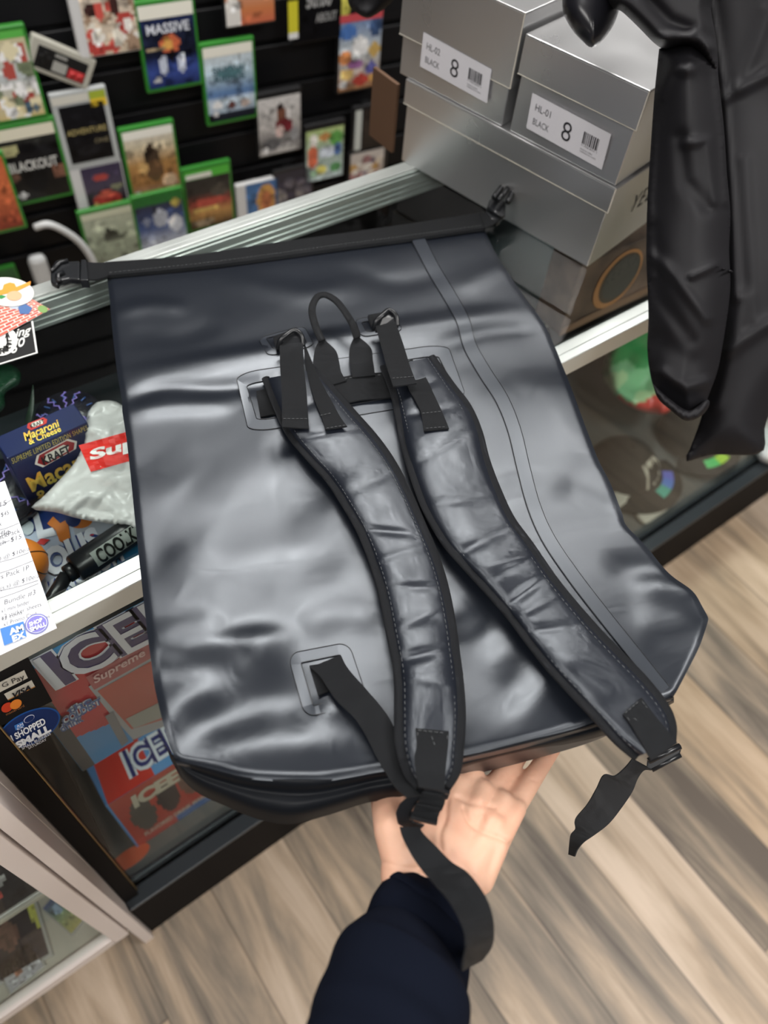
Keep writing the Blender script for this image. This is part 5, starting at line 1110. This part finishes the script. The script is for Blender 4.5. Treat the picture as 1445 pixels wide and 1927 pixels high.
# strap end tabs
strap([(782, 1370), (784, 1400), (780, 1430), (788, 1480)], [(845, 1376), (843, 1405), (840, 1435), (836, 1488)], [.023, .025, .026, .028], [((786, 1374), (842, 1380), .0235), ((812, 1386), (826, 1424), .0243), ((795, 1434), (835, 1440), .0243), ((786, 1378), (784, 1428), .0235), ((842, 1384), (839, 1432), .0235)], 40, 'end_tab')
strap([(1172, 1344), (1190, 1368), (1208, 1398), (1226, 1430)], [(1207, 1312), (1226, 1338), (1252, 1370), (1275, 1398)], [.027, .029, .029, .029], [((1176, 1342), (1206, 1316), .0278), ((1192, 1352), (1228, 1372), .0283), ((1180, 1350), (1216, 1400), .0278), ((1208, 1320), (1250, 1374), .0278)], 40, 'end_tab')
# buckle on the left strap, held just above the palm
def DP(u, v, d): return cp(u, v, d)
m = MB(); D0 = .585
plate(m, [DP(u, v, D0 + .010 * (v - 1480) / 80) for u, v in ((800, 1474), (840, 1482), (848, 1490), (842, 1506), (796, 1498), (782, 1514), (772, 1532), (778, 1546), (800, 1552), (790, 1562), (764, 1564), (748, 1550), (744, 1530), (752, 1512), (766, 1500), (784, 1484))], .004, W(800, 1500), bev=.0013)
tube(m, [DP(772, 1534, D0 + .004), DP(822, 1546, D0 + .004)], .0032, n=10); tube(m, [DP(798, 1480, D0 - .001), DP(846, 1488, D0 - .001)], .0034, n=10)
m.build('slider_buckle', PLAST, bp)
m = MB(); n = 40; P = np.zeros((n, 7, 3)); Lw = spl([(794, 1492), (788, 1506), (780, 1520), (774, 1536)], n); Rw = spl([(838, 1500), (836, 1514), (828, 1528), (822, 1546)], n)
for i in range(n):
    for j in range(7): t = j / 6; p = Lw[i] * (1 - t) + Rw[i] * t; P[i, j] = DP(p[0], p[1], D0 - .004 + .006 * abs(math.sin(i / (n - 1) * math.pi * 2)) ** .7)
sheet(m, P, .0018); m.build('threaded_webbing', WEB, bp)
m = MB()
def dtail(s, t): return np.interp(s, [0, .12, .3, .5, .7, .85, 1], [.582, .572, .560, .535, .515, .512, .535]) + .010 * (t - .5) * np.interp(s, [0, .5, .8, 1], [0, .4, 2.2, 3.5])
ribbon(m, [(752, 1556), (758, 1576), (776, 1611), (797, 1640), (819, 1665), (844, 1694), (864, 1726), (876, 1756), (878, 1782), (873, 1806), (870, 1828)], [(790, 1556), (796, 1568), (820, 1592), (849, 1621), (878, 1640), (899, 1664), (915, 1690), (926, 1720), (930, 1752), (926, 1782), (908, 1808)], dtail, .0015, 90, 8)
m.build('strap_tail', WEB, bp)
# buckle and hanging tail on the right strap
m = MB(); D1 = .735
plate(m, [DP(u, v, D1) for u, v in ((1218, 1428), (1232, 1420), (1276, 1398), (1283, 1404), (1280, 1418), (1240, 1442), (1226, 1450), (1216, 1446))], .004, W(1250, 1420), bev=.0014)
tube(m, [DP(1220, 1432, D1 - .004), DP(1280, 1404, D1 - .004)], .0030, n=10); tube(m, [DP(1226, 1448, D1 + .002), DP(1280, 1420, D1 + .002)], .0028, n=10); m.build('slider_buckle', PLAST, bp)
m = MB(); ribbon(m, [(1190, 1428), (1176, 1446), (1156, 1462), (1136, 1460), (1122, 1486), (1104, 1516), (1082, 1542), (1082, 1560), (1073, 1572), (1069, 1608)], [(1226, 1450), (1212, 1450), (1200, 1466), (1190, 1490), (1170, 1520), (1146, 1550), (1118, 1572), (1098, 1585), (1086, 1598), (1080, 1612)], lambda s, t: .745 + .05 * s + .012 * (t - .5) * math.sin(s * 5), .0015, 60, 7)
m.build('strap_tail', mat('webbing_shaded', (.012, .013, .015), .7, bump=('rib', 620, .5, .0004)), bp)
# glossy bottom panel curling under the front
CR = BOT; LOW = [(330, 1432), (340, 1462), (372, 1492), (420, 1515), (480, 1540), (545, 1551), (617, 1534), (686, 1512), (758, 1498), (815, 1476), (872, 1447), (1000, 1414), (1130, 1386), (1215, 1352), (1268, 1322)]
n, k = 140, 12; Cc = spl(CR, n); Lo = spl(LOW, n); P = np.zeros((n, k, 3)); B = np.zeros((n, k, 3))
for i in range(n):
    q0 = Sz(Cc[i], -.003); dz = .035
    for j in range(k):
        t = j / (k - 1); p = Cc[i] * (1 - t) + Lo[i] * t; zz = q0[2] - dz * t ** 1.6 - .007 * math.exp(-((t - .30) / .13) ** 2) + .004 * math.exp(-((t - .75) / .16) ** 2) + .002 * vnoise(i * .12, t, 8, 1.2)
        P[i, j] = oz(p[0], p[1], zz); B[i, j] = P[i, j] + np.array([0, .012 * t + .002, -.001])
m = MB(); sheet(m, P, .002, under=B); m.build('bottom_panel', TARPG, bp)

# ================================================================== PERSON: LEFT HAND AND FOREARM, SLEEVE
per = empty('person', cp(800, 1700, .57), 'person reaching in from below, bare left palm up under the backpack, dark navy sleeve', 'person')
bm = bmesh.new()
def ball(p, r, sc=None, axis=None):
    g = bmesh.ops.create_icosphere(bm, subdivisions=2, radius=1)
    for v in g['verts']: v.co = Vector(p) + v.co * r
def cone(a, b, ra, rb, k=None):
    a = np.array(a); b = np.array(b); L = np.linalg.norm(b - a); k = k or max(3, int(L / (min(ra, rb) * .28)))
    for i in range(k + 1): t = i / k; ball(a * (1 - t) + b * t, ra * (1 - t) + rb * t)
def J(u, v, d): return cp(u, v, d)
R_ = lambda px, d: px * d / F
WR0 = [J(722 + 34, 1740, .578), J(812, 1752, .576), J(868, 1768, .578)]
WR1 = [J(748, 1640, .590), J(806, 1650, .586), J(872, 1672, .590)]
for a, b in zip(WR0, WR1): cone(a, b, R_(38, .58), R_(34, .59))
# metacarpals fan from the wrist to the knuckles
KN = [J(838, 1462, .655), J(884, 1466, .655), J(924, 1484, .657), J(960, 1512, .655)]
W4 = [J(770, 1620, .592), J(812, 1630, .590), J(850, 1640, .592), J(888, 1650, .594)]
for a, b, r0, r1 in zip(W4, KN, (34, 34, 34, 32), (25, 25, 24, 24)): cone(a, b, R_(r0, .6), R_(r1, .65))
# hypothenar: along the little-finger side
cone(J(905, 1660, .596), J(940, 1580, .615), R_(25, .6), R_(23, .615)); cone(J(940, 1580, .615), J(972, 1522, .645), R_(23, .615), R_(20, .645))
cone(J(880, 1640, .594), J(925, 1560, .622), R_(34, .6), R_(31, .615))
for a, b, r0, r1 in ((J(792, 1625, .594), J(862, 1480, .645), 36, 26), (J(830, 1635, .596), J(905, 1490, .645), 36, 26), (J(868, 1640, .598), J(942, 1510, .645), 34, 26), (J(780, 1570, .606), J(810, 1490, .645), 34, 28)): cone(a, b, R_(r0, .6), R_(r1, .65))
# thenar: thumb base, then the thumb running under the bag
cone(J(750, 1625, .590), J(738, 1560, .606), R_(32, .59), R_(37, .606)); cone(J(738, 1560, .606), J(728, 1500, .640), R_(37, .606), R_(33, .64))
cone(J(775, 1610, .592), J(790, 1520, .628), R_(34, .6), R_(34, .62))
T1, T2, T3 = J(722, 1490, .650), J(716, 1420, .690), J(730, 1360, .715)
cone(T1, T2, .0135, .0120); cone(T2, T3, .0120, .0100)
# fingers: knuckle, two joints, tip; unequal, slightly bent, lying under the bag
FG = [(KN[0], J(838, 1405, .690), J(842, 1368, .712), J(846, 1340, .728), (.0112, .0102, .0094, .0082)),
      (KN[1], J(894, 1404, .695), J(906, 1358, .718), J(914, 1326, .736), (.0114, .0104, .0095, .0083)),
      (J(930, 1482, .660), J(972, 1424, .690), J(1000, 1378, .712), J(1018, 1348, .730), (.0106, .0098, .0090, .0080)),
      (J(972, 1510, .655), J(1014, 1446, .680), J(1037, 1412, .694), J(1048, 1396, .702), (.0102, .0090, .0082, .0072))]
for a, b, c, d, (r0, r1, r2, r3) in FG:
    cone(a, b, r0 * 1.04, r1); cone(b, c, r1, r2); cone(c, d, r2, r3)
me = bpy.data.meshes.new('hand_raw'); bm.to_mesh(me); bm.free()
ho = bpy.data.objects.new('hand_raw', me); SC.collection.objects.link(ho)
rm = ho.modifiers.new('r', 'REMESH'); rm.mode = 'VOXEL'; rm.voxel_size = .0016
sm = ho.modifiers.new('s', 'SMOOTH'); sm.factor = .5; sm.iterations = 18
dg = bpy.context.evaluated_depsgraph_get(); hm = bpy.data.meshes.new_from_object(ho.evaluated_get(dg)); bpy.data.objects.remove(ho)
V = np.array([v.co[:] for v in hm.vertices]); c = (V - CAM) @ A; PX = np.stack([c[:, 0] / c[:, 2] * F + 722.5, c[:, 1] / c[:, 2] * F + 963.5], 1)
NRM = np.array([v.normal[:] for v in hm.vertices]); toward = NRM @ nrm(-W(850, 1550)) > .1
def seg_d(pts):
    Q = spl(pts, 40); d = np.full(len(V), 1e9)
    for i in range(len(Q) - 1):
        a, b = Q[i], Q[i + 1]; ab = b - a; t = np.clip(((PX - a) @ ab) / (ab @ ab), 0, 1); d = np.minimum(d, np.linalg.norm(PX - a - t[:, None] * ab, axis=1))
    return d
disp = np.zeros(len(V))
for pts, wd, am in (([(872, 1520), (884, 1548), (912, 1566), (948, 1580), (962, 1592)], 4.4, -.0018), ([(842, 1505), (838, 1540), (828, 1570), (832, 1600), (846, 1640)], 4.8, -.0020), ([(860, 1500), (890, 1512), (930, 1520)], 4.5, -.0014),
                    ([(720, 1622), (760, 1632), (800, 1634)], 3, -.0007), ([(896, 1536), (905, 1528), (912, 1545)], 2.5, -.0005), ([(1000, 1466), (1022, 1474)], 3, -.0007), ([(955, 1470), (975, 1462)], 3, -.0006),
                    ([(900, 1500), (925, 1540), (940, 1550)], 14, .0012), ([(860, 1580), (880, 1610)], 20, .0015), ([(778, 1540), (770, 1590)], 18, .002)):
    disp += am * np.exp(-(seg_d(pts) / wd) ** 2)
V2 = V + NRM * (disp * toward)[:, None]
m = MB(); m.add(V2, [tuple(p.vertices) for p in hm.polygons], smooth=True); bpy.data.meshes.remove(hm)
m.build('body', SKIN, per)
def loft(secs, name, mt, parent, n=64, m_=70, wr=.0, seed=1, closed_ends=True, ribs=0, skew=0.):
    """secs: (u, v, depth, half width px, depth ratio)"""
    Sx = spl([(a, b, c * 1000, d, e * 100) for a, b, c, d, e in secs], m_); C = np.array([cp(s[0], s[1], s[2] / 1000) for s in Sx]); V = []; uv = []; L = 0
    for i in range(m_):
        t = nrm(C[min(i + 1, m_ - 1)] - C[max(i - 1, 0)]); vw = nrm(C[i] - CAM); s = nrm(np.cross(t, vw)); b = nrm(np.cross(s, t)); r = Sx[i][3] * Sx[i][2] / 1000 / F; rb = r * Sx[i][4] / 100
        if i: L += np.linalg.norm(C[i] - C[i - 1])
        for k in range(n):
            a = 2 * math.pi * k / n; w = 1 + wr * vnoise(i * .16, 3 * math.cos(a) + 2 * math.sin(a), seed, .8) + wr * .6 * vnoise(i * .4, 2 * math.sin(a), seed + 3, .7)
            if ribs: w += .006 * math.cos(ribs * a)
            V.append(C[i] + (s * math.cos(a) * r + b * math.sin(a) * rb) * w + t * skew * r * math.cos(a)); uv.append((r * a, L))
    Fc = [(i * n + k, i * n + (k + 1) % n, (i + 1) * n + (k + 1) % n, (i + 1) * n + k) for i in range(m_ - 1) for k in range(n)]
    Fc += [tuple(range(n))[::-1], tuple(range((m_ - 1) * n, m_ * n))]
    q = MB(); q.add(V, Fc, uvs=uv, smooth=True); return q.build(name, mt, parent)
sl = loft([(772, 1818, .548, 84, .5), (770, 1806, .545, 100, .62), (765, 1812, .538, 116, .75), (757, 1838, .528, 134, .8), (745, 1880, .512, 145, .8), (733, 1930, .497, 152, .8), (718, 2000, .476, 160, .8), (690, 2130, .44, 172, .8)], 'sweatshirt_sleeve', NAVY, per, wr=.035, seed=5, skew=.22)
loft([(811, 1706, .580, 82, .5), (810, 1702, .577, 96, .52), (808, 1708, .574, 99, .54), (800, 1725, .569, 100, .55), (792, 1745, .562, 103, .56), (782, 1785, .556, 106, .57), (772, 1830, .548, 108, .6), (760, 1880, .54, 108, .6)], 'ribbed_cuff', NAVYR, sl, wr=.012, seed=9, ribs=52, skew=.22)

# ================================================================== NYLON JACKET AT THE RIGHT
jk = empty('nylon_jacket', cp(1380, 450, .92), 'black nylon jacket with elastic sleeve cuff, hanging at the right before the boxes', 'jacket')
def jd(base, slope, amp, seed, folds, vert=()):
    def f(u, v, e):
        d = base + slope * v / 1000 - amp * 1.3 * e + .009 * vnoise(u, v * .5, seed, .016) + .003 * vnoise(u, v * .6, seed + 1, .03)
        for pts, w, a in folds:
            best = 1e9; bt = 0
            for (x0, y0), (x1, y1) in zip(pts[:-1], pts[1:]):
                dx, dy = x1 - x0, y1 - y0; t = max(0, min(1, ((u - x0) * dx + (v - y0) * dy) / (dx * dx + dy * dy))); q = math.hypot(u - x0 - t * dx, v - y0 - t * dy)
                if q < best: best = q
            d -= .65 * a * math.exp(-(best / (w * .9)) ** 2)
        return cp(u, v, d)
    return f
back = [(1318, -60), (1330, 60), (1330, 150), (1330, 220), (1335, 320), (1340, 420), (1340, 520), (1340, 600), (1336, 700), (1332, 740), (1318, 790), (1300, 840), (1290, 868), (1340, 856), (1432, 852), (1440, 800), (1470, 740), (1560, 640), (1580, 300), (1560, -60)]
m = MB(); pillow(m, back, jd(.86, .16, .018, 51, [([(1334, 0), (1362, 180), (1378, 380), (1386, 560)], 9, .010), ([(1352, 190), (1445, 140)], 14, .010), ([(1445, 20), (1420, 90), (1390, 160)], 18, .008), ([(1370, 660), (1445, 610)], 14, .012), ([(1350, 760), (1380, 660), (1400, 560)], 16, .008), ([(1400, 300), (1410, 450), (1420, 600)], 14, .006)]), .03, step=6, edge=60, n_out=170, soft=True)
m.build('jacket_body', NYLON, jk)
slv = [(1240, 92), (1300, 70), (1345, 100), (1352, 150), (1362, 240), (1368, 330), (1374, 400), (1372, 470), (1374, 540), (1366, 610), (1352, 690), (1338, 732), (1326, 762), (1316, 778), (1290, 788), (1262, 765), (1238, 744), (1226, 716), (1218, 660), (1220, 590), (1216, 480), (1218, 380), (1226, 250), (1232, 170)]
m = MB(); pillow(m, slv, jd(.83, .14, .030, 53, [([(1226, 480), (1270, 520), (1330, 600)], 12, .010), ([(1300, 520), (1345, 500)], 8, .010), ([(1290, 270), (1330, 265), (1345, 380)], 10, .008), ([(1280, 260), (1290, 340), (1330, 390)], 16, -.008), ([(1225, 430), (1240, 560), (1300, 640)], 16, -.008), ([(1346, 130), (1360, 250), (1366, 380)], 8, .008), ([(1240, 180), (1262, 130), (1300, 130)], 14, .010), ([(1245, 700), (1290, 730), (1330, 720)], 12, .012), ([(1240, 640), (1300, 680)], 30, -.012), ([(1232, 240), (1222, 380), (1228, 520)], 8, .006)]), .06, step=5, edge=76, n_out=190, soft=True)
sv = m.build('sleeve', NYLON, jk)
m = MB(); pillow(m, [(1228, 722), (1262, 752), (1296, 772), (1330, 752), (1334, 764), (1318, 784), (1290, 792), (1262, 772), (1238, 750)], lambda u, v, e: cp(u, v, .915 - .012 * e + .0015 * math.sin(u * .5 + v * .3)), .05, step=5, edge=9, n_out=70); m.build('elastic_cuff', NYLON, sv)
m = MB(); pillow(m, [(1128, -40), (1148, 10), (1170, 22), (1200, 50), (1232, 82), (1252, 92), (1290, 88), (1330, 120), (1350, 134), (1348, 80), (1338, 20), (1330, -50)], jd(.83, .10, .03, 55, [([(1170, 10), (1230, 70), (1300, 70)], 12, .010), ([(1200, -20), (1260, 40), (1330, 70)], 14, -.010), ([(1260, 92), (1310, 60), (1340, 90)], 10, .010)]), .05, step=5, edge=26, n_out=120, soft=True); m.build('shoulder_fold', NYLON, jk)
m = MB(); pillow(m, [(1342, 496), (1378, 508), (1379, 516), (1374, 514), (1340, 502)], jd(.83 + .035, .14, .05, 53, []), .01, step=4, edge=4, n_out=40); m.build('pocket_flap', NYLON, jk)
# black foam shoe toe on the right box, dark cloth at the top
m = MB(); pillow(m, [(1052, -60), (1056, 0), (1062, 30), (1078, 58), (1096, 78), (1113, 90), (1130, 80), (1148, 58), (1160, 34), (1168, 0), (1172, -60)], lambda u, v, e: cp(u, v, .86 - .035 * e), .05, step=5, edge=58, n_out=80)
tag(m.build('foam_shoe', FOAM), 'smooth glossy black pointed shoe toe above the right silver box', 'shoe')
m = MB(); pillow(m, [(650, -60), (655, 4), (668, 22), (690, 34), (710, 26), (728, 12), (742, -6), (746, -60)], lambda u, v, e: cp(u, v, 1.12 - .02 * e + .01 * vnoise(u, v, 61, .06)), .04, step=6, edge=16, n_out=60)
tag(m.build('hanging_cloth', NYLON), 'scrap of black hanging cloth at the top edge left of the silver boxes', 'cloth')
